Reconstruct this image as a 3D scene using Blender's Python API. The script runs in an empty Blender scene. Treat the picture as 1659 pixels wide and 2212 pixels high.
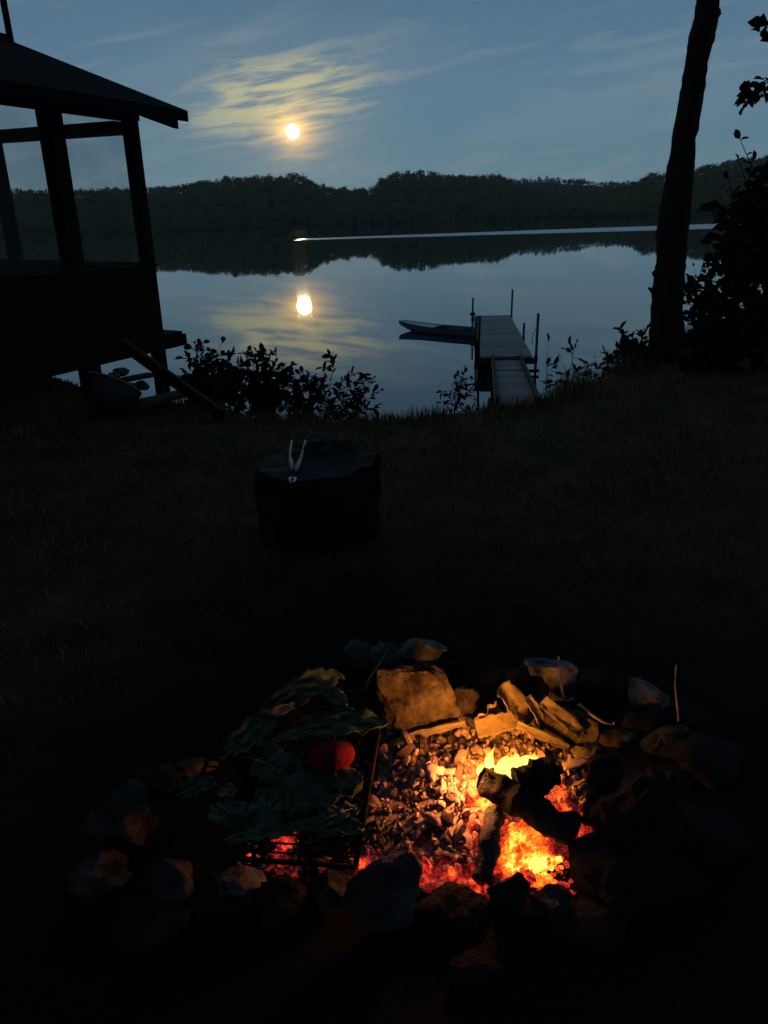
import bpy, bmesh, math, random
from mathutils import Vector, Matrix, noise, Euler
R = math.radians
random.seed(7)
scene = bpy.context.scene
C = scene.collection
TAU = math.tau

# ------------------------------------------------------------------ camera
CAM_Z, PITCH, ROLL = 1.5, 21.55, -1.8
cam_d = bpy.data.cameras.new('camera')
cam_d.sensor_fit = 'VERTICAL'; cam_d.sensor_height = 36.0; cam_d.lens = 26.0
cam_d.clip_start = 0.05; cam_d.clip_end = 8000
cam = bpy.data.objects.new('camera', cam_d); C.objects.link(cam)
CAM_M = Matrix.Rotation(R(90 - PITCH), 4, 'X') @ Matrix.Rotation(R(ROLL), 4, 'Z')
cam.matrix_world = Matrix.Translation((0, 0, CAM_Z)) @ CAM_M
scene.camera = cam
W_, H_, F_ = 1659.0, 2212.0, 26 / 36 * 2212.0

def ray(px, py):
    return (CAM_M.to_3x3() @ Vector((px - W_ / 2, -(py - H_ / 2), -F_))).normalized()

def at(px, py, z=None, y=None, d=None):
    """place in the world that a spot of the photograph shows, on a level z, a plane y or at a ground distance d"""
    v = ray(px, py)
    if z is not None: t = (z - CAM_Z) / v.z
    elif y is not None: t = y / v.y
    else: t = d / math.hypot(v.x, v.y)
    return Vector((0, 0, CAM_Z)) + v * t

# ------------------------------------------------------------------ light
MOON = ray(632, 283)
MOON_EL = math.asin(MOON.z); MOON_AZ = math.atan2(MOON.x, MOON.y)
SKY_STRENGTH = 0.1
world = bpy.data.worlds.new('World'); scene.world = world; world.use_nodes = True
wt = world.node_tree

def nd(nt, typ, ins=None, **props):
    n = nt.nodes.new('ShaderNode' + typ)
    for k, v in props.items(): setattr(n, k, v)
    for k, v in (ins or {}).items():
        s = n.inputs[k]
        if hasattr(v, 'is_linked'): nt.links.new(v, s)
        elif isinstance(v, (tuple, list)) and len(v) == 3 and s.type == 'RGBA': s.default_value = (*v, 1)
        else: s.default_value = v
    return n
def mth(nt, op, a, b=None, c=None, clamp=False):
    ins = {0: a}
    if b is not None: ins[1] = b
    if c is not None: ins[2] = c
    return nd(nt, 'Math', ins, operation=op, use_clamp=clamp).outputs[0]
def mixc(nt, f, a, b, blend='MIX'):
    n = nd(nt, 'Mix', None, data_type='RGBA', blend_type=blend)
    for i, v in ((0, f), (6, a), (7, b)):
        s = n.inputs[i]
        if hasattr(v, 'is_linked'): nt.links.new(v, s)
        else: s.default_value = (*v, 1) if isinstance(v, (tuple, list)) else v
    return n.outputs[2]
def ramp(nt, f, stops, interp='LINEAR'):
    n = nd(nt, 'ValToRGB', {0: f}); e = n.color_ramp.elements; n.color_ramp.interpolation = interp
    while len(e) < len(stops): e.new(0.5)
    for el, (p, c) in zip(e, stops):
        el.position = p
        el.color = (*c, 1) if isinstance(c, (tuple, list)) else (c, c, c, 1)
    return n.outputs[0]
def mapr(nt, v, a, b, c=0.0, d=1.0, typ='SMOOTHSTEP'):
    return nd(nt, 'MapRange', {0: v, 1: a, 2: b, 3: c, 4: d}, interpolation_type=typ).outputs[0]

def build_sky():
    wt.nodes.clear()
    sky = nd(wt, 'TexSky', sky_type='NISHITA', sun_disc=False)
    sky.sun_elevation = MOON_EL; sky.sun_rotation = MOON_AZ
    sky.air_density = 1.0; sky.dust_density = 0.0; sky.ozone_density = 6.0; sky.altitude = 300
    gen = nd(wt, 'TexCoord').outputs['Generated']
    dirn = nd(wt, 'VectorMath', {0: gen}, operation='NORMALIZE').outputs[0]
    sep = nd(wt, 'Separate' + 'XYZ', {0: dirn})
    el = sep.outputs[2]
    # dusk: pull the clear moonlit-sky colour towards an even deep blue
    g = mapr(wt, el, 0.0, 0.5, typ='LINEAR')
    base = ramp(wt, g, [(0.0, (0.132, 0.222, 0.282)), (0.30, (0.120, 0.205, 0.268)), (0.6, (0.074, 0.135, 0.188)), (1.0, (0.042, 0.076, 0.115))])
    skyc = mixc(wt, 1.0, sky.outputs[0], (0.1, 0.1, 0.1), 'MULTIPLY')
    base = mixc(wt, 0.16, base, skyc)
    # frame round the moon: u to the right, v up (small angles in radians)
    r = Vector((math.cos(MOON_AZ), -math.sin(MOON_AZ), 0)); up = r.cross(MOON)
    def dot(v): return nd(wt, 'VectorMath', {0: dirn, 1: tuple(v)}, operation='DOT_PRODUCT').outputs['Value']
    u, v, w = dot(r), dot(up), dot(MOON)
    front = mapr(wt, w, 0.0, 0.3)
    a = R(8)
    ur = mth(wt, 'ADD', mth(wt, 'MULTIPLY', u, math.cos(a)), mth(wt, 'MULTIPLY', v, math.sin(a)))
    vr = mth(wt, 'SUBTRACT', mth(wt, 'MULTIPLY', v, math.cos(a)), mth(wt, 'MULTIPLY', u, math.sin(a)))
    def streak(su, sv, off, detail=4, rough=0.5, dist=0.6):
        cv = nd(wt, 'CombineXYZ', {0: mth(wt, 'MULTIPLY', ur, su), 1: mth(wt, 'MULTIPLY', vr, sv), 2: off}).outputs[0]
        return nd(wt, 'TexNoise', {'Vector': cv, 'Scale': 1.0, 'Detail': detail, 'Roughness': rough, 'Distortion': dist}).outputs[0]
    n1 = streak(9, 62, 3.3, 5, 0.55, 0.9); n2 = streak(17, 125, 8.1, 4); n3 = streak(3.2, 15, 5.7, 5)
    # wide faint veils over the whole sky
    veil = mapr(wt, n3, 0.46, 0.72)
    base = mixc(wt, mth(wt, 'MULTIPLY', veil, 0.35), base, (0.185, 0.265, 0.315))
    wisp = mth(wt, 'MULTIPLY', mth(wt, 'MULTIPLY', mapr(wt, n1, 0.50, 0.70), mapr(wt, el, 0.34, 0.16)), front)
    base = mixc(wt, mth(wt, 'MULTIPLY', wisp, 0.27), base, (0.235, 0.300, 0.330))
    # lit cirrus above the moon
    cu, cv_ = -0.008, 0.054
    eu = mth(wt, 'DIVIDE', mth(wt, 'SUBTRACT', ur, cu), 0.18)
    ev = mth(wt, 'DIVIDE', mth(wt, 'SUBTRACT', vr, cv_ - 0.016), 0.064)
    rr = mth(wt, 'SQRT', mth(wt, 'ADD', mth(wt, 'MULTIPLY', eu, eu), mth(wt, 'MULTIPLY', ev, ev)))
    patch = mth(wt, 'MULTIPLY', mapr(wt, rr, 1.15, 0.08), front)
    cl = mth(wt, 'ADD', mth(wt, 'MULTIPLY', n1, 0.62), mth(wt, 'MULTIPLY', n2, 0.38))
    cl = mapr(wt, mth(wt, 'ADD', cl, mth(wt, 'MULTIPLY', patch, 0.10)), 0.485, 0.64)
    cl = mth(wt, 'MULTIPLY', mth(wt, 'MULTIPLY', mth(wt, 'ADD', mth(wt, 'MULTIPLY', cl, 0.86), 0.08), patch), 1.0)
    base = mixc(wt, cl, base, mixc(wt, mapr(wt, patch, 0.15, 0.75), (0.27, 0.32, 0.33), (0.50, 0.49, 0.31)))
    # small clouds low over the hills
    lowm = mth(wt, 'MULTIPLY', mapr(wt, v, -0.10, -0.045), mapr(wt, v, 0.02, -0.03))
    low = mth(wt, 'MULTIPLY', mth(wt, 'MULTIPLY', mapr(wt, n2, 0.58, 0.70), lowm), 0.22)
    base = mixc(wt, mth(wt, 'MULTIPLY', low, front), base, (0.24, 0.27, 0.29))
    # corona in the thin cloud round the moon
    ang = nd(wt, 'Math', {0: mth(wt, 'MINIMUM', w, 1.0)}, operation='ARCCOSINE').outputs[0]
    ang2 = mth(wt, 'SQRT', mth(wt, 'ADD', mth(wt, 'MULTIPLY', mth(wt, 'MULTIPLY', u, 0.72), mth(wt, 'MULTIPLY', u, 0.72)), mth(wt, 'MULTIPLY', v, v)))
    core = mth(wt, 'EXPONENT', mth(wt, 'MULTIPLY', ang, -115.0))
    mid = mth(wt, 'MULTIPLY', mth(wt, 'EXPONENT', mth(wt, 'MULTIPLY', ang2, -58.0)), mapr(wt, n2, 0.36, 0.64, 0.35, 1.25))
    wide = mth(wt, 'EXPONENT', mth(wt, 'MULTIPLY', ang2, -13.0))
    def add(c, f, col):
        return mixc(wt, 1.0, c, mixc(wt, 1.0, (0, 0, 0), mixc(wt, 1.0, nd(wt, 'CombineColor', {0: f, 1: f, 2: f}).outputs[0], col, 'MULTIPLY')), 'ADD')
    fm = mapr(wt, w, 0.9, 0.98)
    base = add(base, mth(wt, 'MULTIPLY', core, fm), (2.7, 1.3, 0.10))
    base = add(base, mth(wt, 'MULTIPLY', mid, fm), (0.75, 0.38, 0.02))
    base = add(base, mth(wt, 'MULTIPLY', wide, fm), (0.045, 0.040, 0.018))
    scale = nd(wt, 'VectorMath', {0: base, 3: 1.0 / SKY_STRENGTH}, operation='SCALE').outputs[0]
    bg = nd(wt, 'Background', {'Color': scale, 'Strength': SKY_STRENGTH})
    out = nd(wt, 'OutputWorld'); wt.links.new(bg.outputs[0], out.inputs[0])
build_sky()

sun_d = bpy.data.lights.new('moonlight', 'SUN'); sun_d.energy = 0.2; sun_d.angle = R(1.0); sun_d.color = (1.0, 0.82, 0.5)
sun = bpy.data.objects.new('moonlight', sun_d); C.objects.link(sun)
sun.rotation_euler = MOON.to_track_quat('Z', 'Y').to_euler(); sun.location = MOON * 50

scene.view_settings.view_transform = 'Standard'; scene.view_settings.look = 'None'
scene.view_settings.exposure = 0.0; scene.view_settings.gamma = 1.0; scene.view_settings.use_curve_mapping = False
scene.render.engine = 'CYCLES'
scene.cycles.use_denoising = True
try: scene.cycles.denoiser = 'OPENIMAGEDENOISE'
except Exception: pass
scene.cycles.max_bounces = 6; scene.cycles.diffuse_bounces = 2; scene.cycles.glossy_bounces = 3
scene.cycles.transparent_max_bounces = 24; scene.cycles.caustics_reflective = False; scene.cycles.caustics_refractive = False
scene.cycles.sample_clamp_indirect = 4.0; scene.cycles.volume_bounces = 0

# ------------------------------------------------------------------ helpers
def tag(o, label=None, cat=None, group=None, kind=None):
    for k, v in (('label', label), ('category', cat), ('group', group), ('kind', kind)):
        if v: o[k] = v
    return o
def obj(name, me, mat=None, parent=None):
    o = bpy.data.objects.new(name, me); C.objects.link(o)
    if mat is not None and me is not None and not me.materials: me.materials.append(mat)
    if parent is not None: o.parent = parent
    return o
def thing(name, label, cat, loc=(0, 0, 0), rz=0.0, group=None):
    o = bpy.data.objects.new(name, None); C.objects.link(o); o.empty_display_size = 0.05
    o.location = loc; o.rotation_euler = (0, 0, rz)
    return tag(o, label, cat, group)
class MB:
    def __init__(s): s.v, s.f = [], []
    def add(s, vs, fs):
        b = len(s.v); s.v += [tuple(p) for p in vs]; s.f += [tuple(i + b for i in f) for f in fs]; return s
    def box(s, x0, x1, y0, y1, z0, z1, M=None):
        vs = [Vector((x, y, z)) for z in (z0, z1) for y in (y0, y1) for x in (x0, x1)]
        if M is not None: vs = [M @ p for p in vs]
        return s.add(vs, [(0, 2, 3, 1), (4, 5, 7, 6), (0, 1, 5, 4), (2, 6, 7, 3), (0, 4, 6, 2), (1, 3, 7, 5)])
    def tube(s, pts, rad, n=8, cap=True, wob=0.0):
        pts = [Vector(p) for p in pts]
        if not isinstance(rad, (list, tuple)): rad = [rad] * len(pts)
        vs, fs = [], []; ref = Vector((0.13, 0.31, 0.94))
        for i, p in enumerate(pts):
            d = (pts[min(i + 1, len(pts) - 1)] - pts[max(i - 1, 0)]).normalized()
            a = d.cross(ref)
            if a.length < 0.1: a = d.cross(Vector((1, 0, 0)))
            a.normalize(); b = d.cross(a)
            for k in range(n):
                t = TAU * k / n
                q = p + (a * math.cos(t) + b * math.sin(t)) * rad[i] * (1 + (random.uniform(-wob, wob) if wob else 0))
                vs.append(q)
        for i in range(len(pts) - 1):
            for k in range(n):
                fs.append((i * n + k, i * n + (k + 1) % n, (i + 1) * n + (k + 1) % n, (i + 1) * n + k))
        if cap:
            fs.append(tuple(range(n))[::-1]); fs.append(tuple((len(pts) - 1) * n + k for k in range(n)))
        return s.add(vs, fs)
    def mesh(s, name, smooth=False):
        me = bpy.data.meshes.new(name); me.from_pydata(s.v, [], s.f); me.update()
        if smooth:
            me.polygons.foreach_set('use_smooth', [True] * len(me.polygons))
        return me
    def build(s, name, mat, parent=None, smooth=False):
        return obj(name, s.mesh(name, smooth), mat, parent)

def mat_base(name):
    m = bpy.data.materials.new(name); m.use_nodes = True
    nt = m.node_tree; nt.nodes.clear()
    out = nd(nt, 'OutputMaterial')
    return m, nt, out
def pbr(name, cols, scale=8.0, rough=0.85, bump=0.0, bscale=None, stretch=(1, 1, 1), detail=5, spec=0.3, island=0.0, metal=0.0, lo=0.3, hi=0.7, perobj=0.0, pit_shade=False):
    """procedural material: noise ramp of real surface colours, fine relief"""
    m, nt, out = mat_base(name)
    co = nd(nt, 'TexCoord').outputs['Object']
    if perobj:
        rnd = nd(nt, 'ObjectInfo').outputs['Random']
        off = nd(nt, 'CombineXYZ', {0: mth(nt, 'MULTIPLY', rnd, 31.0), 1: mth(nt, 'MULTIPLY', rnd, 17.0), 2: rnd}).outputs[0]
        co = nd(nt, 'VectorMath', {0: co, 1: off}, operation='ADD').outputs[0]
    mp = nd(nt, 'Mapping', {'Vector': co, 'Scale': stretch}).outputs[0]
    n = nd(nt, 'TexNoise', {'Vector': mp, 'Scale': scale, 'Detail': detail, 'Roughness': 0.6}).outputs[0]
    k = len(cols) - 1
    col = ramp(nt, n, [(lo + (hi - lo) * i / max(k, 1), c) for i, c in enumerate(cols)]) if k else nd(nt, 'RGB').outputs[0]
    if not k: col.node.outputs[0].default_value = (*cols[0], 1)
    if island or perobj:
        rv = nd(nt, 'NewGeometry').outputs['Random Per Island'] if island else nd(nt, 'ObjectInfo').outputs['Random']
        a = island or perobj
        hsv = nd(nt, 'HueSaturation', {'Value': mapr(nt, rv, 0, 1, 1 - a, 1 + a, 'LINEAR'), 'Hue': mapr(nt, rv, 0, 1, 0.5 - 0.03 * a, 0.5 + 0.03 * a, 'LINEAR'), 'Color': col})
        col = hsv.outputs[0]
    if pit_shade:  # shade round the pit painted into the colour, dulling firelight on ground and grass
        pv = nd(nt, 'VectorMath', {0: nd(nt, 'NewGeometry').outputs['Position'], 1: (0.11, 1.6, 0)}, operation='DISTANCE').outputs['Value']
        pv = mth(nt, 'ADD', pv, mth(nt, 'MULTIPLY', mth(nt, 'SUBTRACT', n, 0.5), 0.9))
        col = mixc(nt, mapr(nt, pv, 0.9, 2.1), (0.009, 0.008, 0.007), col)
    p = nd(nt, 'BsdfPrincipled', {'Base Color': col, 'Roughness': rough, 'Specular IOR Level': spec, 'Metallic': metal})
    if bump:
        nb = nd(nt, 'TexNoise', {'Vector': mp, 'Scale': bscale or scale * 4, 'Detail': 6, 'Roughness': 0.65}).outputs[0]
        b = nd(nt, 'Bump', {'Height': nb, 'Strength': bump, 'Distance': 0.02}).outputs[0]
        nt.links.new(b, p.inputs['Normal'])
    nt.links.new(p.outputs[0], out.inputs[0])
    return m

M = {}
M['soil'] = pbr('soil', [(0.045, 0.033, 0.018), (0.08, 0.058, 0.03), (0.13, 0.09, 0.045)], 3.0, 0.95, 0.8, 40, spec=0.1, pit_shade=True)
M['grass'] = pbr('grass', [(0.13, 0.10, 0.036), (0.26, 0.175, 0.07)], 1.5, 0.9, island=0.4, spec=0.1, pit_shade=True)
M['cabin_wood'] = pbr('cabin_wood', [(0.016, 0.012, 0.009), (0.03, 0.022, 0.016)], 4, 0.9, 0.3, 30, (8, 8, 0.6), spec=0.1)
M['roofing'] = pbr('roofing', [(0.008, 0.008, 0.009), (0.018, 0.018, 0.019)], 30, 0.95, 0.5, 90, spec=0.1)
M['grey_wood'] = pbr('grey_wood', [(0.24, 0.225, 0.22), (0.38, 0.36, 0.35)], 5, 0.85, 0.3, 40, (1, 12, 12), spec=0.2, perobj=0.2)
M['post_wood'] = pbr('post_wood', [(0.05, 0.045, 0.03), (0.10, 0.09, 0.06)], 5, 0.9, 0.3, 40, (6, 6, 1), spec=0.2)
M['stump_bark'] = pbr('stump_bark', [(0.008, 0.007, 0.006), (0.03, 0.022, 0.016)], 12, 0.95, 1.0, 25, (3, 3, 0.5), spec=0.1, lo=.4, hi=.62)
M['bark'] = pbr('bark', [(0.02, 0.017, 0.014), (0.055, 0.045, 0.035)], 6, 0.95, 1.0, 18, (3, 3, 0.6), spec=0.1)
M['leaf'] = pbr('leaf', [(0.03, 0.06, 0.02), (0.05, 0.085, 0.03)], 3, 0.6, island=0.4, spec=0.3)
M['leaf_dark'] = pbr('leaf_dark', [(0.016, 0.03, 0.012), (0.028, 0.045, 0.018)], 3, 0.8, island=0.4, spec=0.15)
M['forest'] = pbr('forest', [(0.115, 0.135, 0.05), (0.17, 0.17, 0.07)], 0.05, 0.95, island=0.1, spec=0.05)
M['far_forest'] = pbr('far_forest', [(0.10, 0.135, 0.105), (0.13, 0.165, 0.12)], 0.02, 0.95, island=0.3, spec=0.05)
M['hill'] = pbr('hill', [(0.03, 0.04, 0.02), (0.05, 0.055, 0.03)], 0.05, 0.95, spec=0.05)
M['stone'] = pbr('stone', [(0.022, 0.022, 0.025), (0.055, 0.055, 0.06), (0.125, 0.12, 0.12)], 18, 0.9, 1.0, 60, spec=0.15, perobj=0.15, lo=.38, hi=.64, detail=8)
M['stone_pale'] = pbr('stone_pale', [(0.10, 0.10, 0.11), (0.22, 0.22, 0.235), (0.34, 0.33, 0.33)], 18, 0.9, 1.0, 60, spec=0.15, perobj=0.15, lo=.38, hi=.64, detail=8)
M['stone_dark'] = pbr('stone_dark', [(0.012, 0.012, 0.014), (0.032, 0.032, 0.034)], 14, 0.95, 1.0, 60, spec=0.15, perobj=0.2)
M['stone_warm'] = pbr('stone_warm', [(0.03, 0.024, 0.018), (0.11, 0.088, 0.058), (0.20, 0.165, 0.11)], 16, 0.9, 1.0, 50, spec=0.15, lo=.36, hi=.66, detail=9)
M['char'] = pbr('char', [(0.008, 0.008, 0.009), (0.03, 0.028, 0.03)], 30, 0.9, 1.0, 60, (1, 1, 1), spec=0.2)
M['ashlog'] = pbr('ashlog', [(0.03, 0.03, 0.04), (0.16, 0.15, 0.17)], 20, 0.95, 1.0, 60, spec=0.1)
M['barkcurl'] = pbr('barkcurl', [(0.12, 0.09, 0.055), (0.34, 0.28, 0.18)], 14, 0.8, 0.5, 50, spec=0.25, perobj=0.25)
M['twig'] = pbr('twig', [(0.25, 0.18, 0.11), (0.4, 0.3, 0.2)], 20, 0.85, 0.3, spec=0.2)
M['husk'] = pbr('husk', [(0.012, 0.03, 0.015), (0.036, 0.08, 0.042), (0.11, 0.17, 0.10)], 16, 0.55, 0.4, 30, (1, 6, 1), spec=0.4, perobj=0.25)
M['husk_pale'] = pbr('husk_pale', [(0.14, 0.13, 0.10), (0.24, 0.21, 0.17)], 16, 0.6, 0.4, 30, spec=0.3)
M['tomato'] = pbr('tomato', [(0.05, 0.003, 0.007), (0.20, 0.005, 0.016), (0.27, 0.010, 0.020)], 22, 0.75, 0.4, 60, spec=0.12)
M['iron'] = pbr('iron', [(0.006, 0.006, 0.006), (0.02, 0.015, 0.013)], 40, 0.9, 0.2, 90, spec=0.1)
M['steel'] = pbr('steel', [(0.55, 0.55, 0.57), (0.7, 0.7, 0.72)], 30, 0.25, metal=1.0)
M['pale_handle'] = pbr('pale_handle', [(0.55, 0.43, 0.3), (0.7, 0.57, 0.42)], 20, 0.6)
M['stump_top'] = pbr('stump_top', [(0.02, 0.02, 0.023), (0.06, 0.06, 0.066)], 10, 0.85, 0.6, 40, spec=0.2)
M['hull'] = pbr('hull', [(0.06, 0.10, 0.14), (0.09, 0.14, 0.18)], 3, 0.4, spec=0.5)
M['hull_top'] = pbr('hull_top', [(0.30, 0.42, 0.42), (0.36, 0.48, 0.48)], 3, 0.4, spec=0.5)
M['plastic_pale'] = pbr('plastic_pale', [(0.55, 0.52, 0.45), (0.7, 0.66, 0.58)], 6, 0.5)
M['plastic_dark'] = pbr('plastic_dark', [(0.02, 0.022, 0.03), (0.035, 0.035, 0.04)], 6, 0.5)

def emis(name, col, strength):
    m, nt, out = mat_base(name)
    e = nd(nt, 'Emission', {'Color': col, 'Strength': strength}); nt.links.new(e.outputs[0], out.inputs[0]); return m
M['moon'] = emis('moon', (1.0, 0.84, 0.45), 14.0)
M['lamp_glow'] = emis('lamp_glow', (1.0, 0.62, 0.12), 0.9)

def build_screen_mat():
    m, nt, out = mat_base('insect_screen')
    d = nd(nt, 'BsdfDiffuse', {'Color': (0.22, 0.22, 0.22)}); t = nd(nt, 'BsdfTransparent')
    co = nd(nt, 'TexCoord').outputs['Object']
    n = nd(nt, 'TexNoise', {'Vector': co, 'Scale': 2.0}).outputs[0]
    mx = nd(nt, 'MixShader', {0: mapr(nt, n, 0.3, 0.7, 0.22, 0.36)})
    nt.links.new(t.outputs[0], mx.inputs[1]); nt.links.new(d.outputs[0], mx.inputs[2]); nt.links.new(mx.outputs[0], out.inputs[0])
    return m
M['screen'] = build_screen_mat()

def build_water_mat():
    m, nt, out = mat_base('lake_water')
    pos = nd(nt, 'NewGeometry').outputs['Position']
    sp = nd(nt, 'SeparateXYZ', {0: pos}); x, y = sp.outputs[0], sp.outputs[1]
    # wind-ruffled strip along the far shore, tapering to a point at its left end
    a, b = STRIP
    t = mth(nt, 'DIVIDE', mth(nt, 'SUBTRACT', x, a.x), b.x - a.x)
    wob = nd(nt, 'TexNoise', {'Vector': pos, 'Scale': 0.06, 'Detail': 2}).outputs[0]
    yl = mth(nt, 'ADD', mth(nt, 'MULTIPLY', t, b.y - a.y), a.y)
    yl = mth(nt, 'ADD', yl, mth(nt, 'MULTIPLY', mth(nt, 'SUBTRACT', wob, 0.5), 7.0))
    dy = mth(nt, 'SUBTRACT', y, yl)
    a2, b2 = STRIP2
    yu = mth(nt, 'ADD', mth(nt, 'MULTIPLY', t, b2.y - a2.y), a2.y)
    yu = mth(nt, 'ADD', yu, mth(nt, 'MULTIPLY', mth(nt, 'SUBTRACT', wob, 0.5), 7.0))
    du = mth(nt, 'SUBTRACT', yu, y)
    tip = mapr(nt, x, a.x, a.x + 1.0)
    mask = mth(nt, 'MULTIPLY', mth(nt, 'MULTIPLY', mapr(nt, dy, -1.5, 2.0), mapr(nt, du, -1.5, 3.0)), tip)
    mp = nd(nt, 'Mapping', {'Vector': pos, 'Scale': (0.55, 1.0, 1.0)}).outputs[0]
    n1 = nd(nt, 'TexNoise', {'Vector': mp, 'Scale': 1.6, 'Detail': 3, 'Roughness': 0.5}).outputs[0]
    n2 = nd(nt, 'TexNoise', {'Vector': mp, 'Scale': 0.18, 'Detail': 2}).outputs[0]
    h = mth(nt, 'ADD', n1, mth(nt, 'MULTIPLY', n2, 2.0))
    bump = nd(nt, 'Bump', {'Height': h, 'Strength': 0.006, 'Distance': 0.02}).outputs[0]
    calm = nd(nt, 'BsdfPrincipled', {'Base Color': (0.006, 0.010, 0.012), 'Roughness': 0.02, 'IOR': 1.95, 'Normal': bump})
    ruf = nd(nt, 'BsdfPrincipled', {'Base Color': (0.75, 0.80, 0.82), 'Roughness': mapr(nt, x, a.x + 0.9, a.x + 3.2, 0.30, 0.6), 'Metallic': 0.75})
    mx = nd(nt, 'MixShader', {0: mask}); nt.links.new(calm.outputs[0], mx.inputs[1]); nt.links.new(ruf.outputs[0], mx.inputs[2])
    nt.links.new(mx.outputs[0], out.inputs[0])
    return m
WATER = -1.8
STRIP = (at(630, 519.5, z=WATER), at(1540, 494, z=WATER)); STRIP2 = (at(630, 516.0, z=WATER), at(1540, 484, z=WATER))
M['water'] = build_water_mat()

def build_ember_mat(name, use_attr):
    m, nt, out = mat_base(name)
    pos = nd(nt, 'NewGeometry').outputs['Position']
    heat = nd(nt, 'Attribute', attribute_name='coal_heat').outputs['Fac'] if use_attr else nd(nt, 'SeparateColor', {0: nd(nt, 'ObjectInfo').outputs['Color']}).outputs[0]
    n = nd(nt, 'TexNoise', {'Vector': pos, 'Scale': 24.0, 'Detail': 6, 'Roughness': 0.6}).outputs[0]
    n2 = nd(nt, 'TexNoise', {'Vector': pos, 'Scale': 150.0, 'Detail': 3}).outputs[0]
    hh = mth(nt, 'ADD', heat, mth(nt, 'MULTIPLY', mth(nt, 'SUBTRACT', n, 0.5), 1.7))
    hh = mth(nt, 'ADD', hh, mth(nt, 'MULTIPLY', mth(nt, 'SUBTRACT', n2, 0.5), 0.6))
    hh = mth(nt, 'MULTIPLY', hh, mapr(nt, heat, 0.05, 0.3, 0, 1, 'LINEAR'))
    col = ramp(nt, hh, [(0.12, (0, 0, 0)), (0.34, (0.17, 0.006, 0.008)), (0.56, (0.75, 0.035, 0.010)), (0.76, (1.0, 0.17, 0.008)), (0.95, (1.0, 0.55, 0.04)), (1.0, (1.0, 0.75, 0.14))])
    st = mapr(nt, hh, 0.3, 1.0, 0.9, 1.5, 'LINEAR')
    rv = nd(nt, 'NewGeometry').outputs['Random Per Island'] if use_attr else nd(nt, 'ObjectInfo').outputs['Random']
    am = mth(nt, 'ADD', mth(nt, 'MULTIPLY', rv, 0.75), mth(nt, 'MULTIPLY', mth(nt, 'SUBTRACT', n2, 0.5), 0.7))
    ash = ramp(nt, am, [(0.0, (0.03, 0.022, 0.024)), (0.3, (0.17, 0.115, 0.12)), (0.75, (0.55, 0.39, 0.40))])
    p = nd(nt, 'BsdfPrincipled', {'Base Color': ash, 'Roughness': 0.95, 'Specular IOR Level': 0.1, 'Emission Color': col, 'Emission Strength': st})
    nt.links.new(p.outputs[0], out.inputs[0])
    return m
M['ember'] = build_ember_mat('ember', False)
M['ember_bed'] = build_ember_mat('ember_bed', True)

def build_flame_mat():
    m, nt, out = mat_base('flame')
    g = nd(nt, 'SeparateXYZ', {0: nd(nt, 'TexCoord').outputs['Generated']}).outputs[2]
    lw = nd(nt, 'LayerWeight', {'Blend': 0.35}).outputs['Facing']
    n = nd(nt, 'TexNoise', {'Vector': nd(nt, 'NewGeometry').outputs['Position'], 'Scale': 30.0}).outputs[0]
    k = mth(nt, 'ADD', g, mth(nt, 'MULTIPLY', mth(nt, 'SUBTRACT', n, 0.5), 0.5))
    col = ramp(nt, k, [(0.0, (1.0, 0.72, 0.20)), (0.5, (1.0, 0.62, 0.12)), (0.95, (1.0, 0.40, 0.03))])
    e = nd(nt, 'Emission', {'Color': col, 'Strength': mapr(nt, k, 0.0, 1.0, 4.5, 1.3, 'LINEAR')})
    mx = nd(nt, 'MixShader', {0: mapr(nt, k, 0.35, 1.05, 0.0, 0.85)}); nt.links.new(e.outputs[0], mx.inputs[1]); nt.links.new(nd(nt, 'BsdfTransparent').outputs[0], mx.inputs[2])
    nt.links.new(mx.outputs[0], out.inputs[0]); return m
M['flame'] = build_flame_mat()

# ------------------------------------------------------------------ ground
PIT = Vector((0.11, 1.66, 0.0))
def sst(a, b, x):
    t = max(0.0, min(1.0, (x - a) / (b - a))); return t * t * (3 - 2 * t)
CREST = [(-60, 12), (-8, 11), (-4.5, 9.2), (-2.5, 7.2), (-1.0, 6.3), (0.0, 6.05), (1.4, 6.35), (2.2, 7.4), (3.2, 8.7), (4.5, 10.2), (8, 12.5), (60, 14)]
def crest(x):
    for (a, ya), (b, yb) in zip(CREST, CREST[1:]):
        if x <= b: return ya + (yb - ya) * (x - a) / (b - a)
    return CREST[-1][1]
def gz(x, y):
    """height of the lawn and bank"""
    c = crest(x)
    z = 0.035 * noise.noise(Vector((x * 0.5, y * 0.5, 0))) + 0.012 * noise.noise(Vector((x * 2.2, y * 2.2, 4)))
    d = y - c
    if d > -1.2: z -= 0.06 * sst(-1.2, 0, d)
    if d > 0: z -= 0.36 * d + 0.1 * sst(0, 1.5, d) + 0.05 * noise.noise(Vector((x, y, 9)))
    r = math.hypot((x - PIT.x) / 0.58, (y - PIT.y) / 0.42)
    z -= 0.05 * (1 - sst(0.6, 1.1, r))
    return max(z, -5.0)
def axis(lo, hi, fine0, fine1, step, grow=1.25):
    a = []; v = fine0
    while v < fine1: a.append(v); v += step
    a.append(fine1); s = step; v = fine1
    while v < hi: s *= grow; v += s; a.append(min(v, hi))
    s = step; v = fine0; b = []
    while v > lo: s *= grow; v -= s; b.append(max(v, lo))
    return b[::-1] + a
xs = axis(-70, 70, -6, 6, 0.12); ys = axis(-70, 30, 0.4, 12, 0.12)
vs = [(x, y, gz(x, y)) for y in ys for x in xs]; nx = len(xs)
fs = [(j * nx + i, j * nx + i + 1, (j + 1) * nx + i + 1, (j + 1) * nx + i) for j in range(len(ys) - 1) for i in range(nx - 1)]
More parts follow.
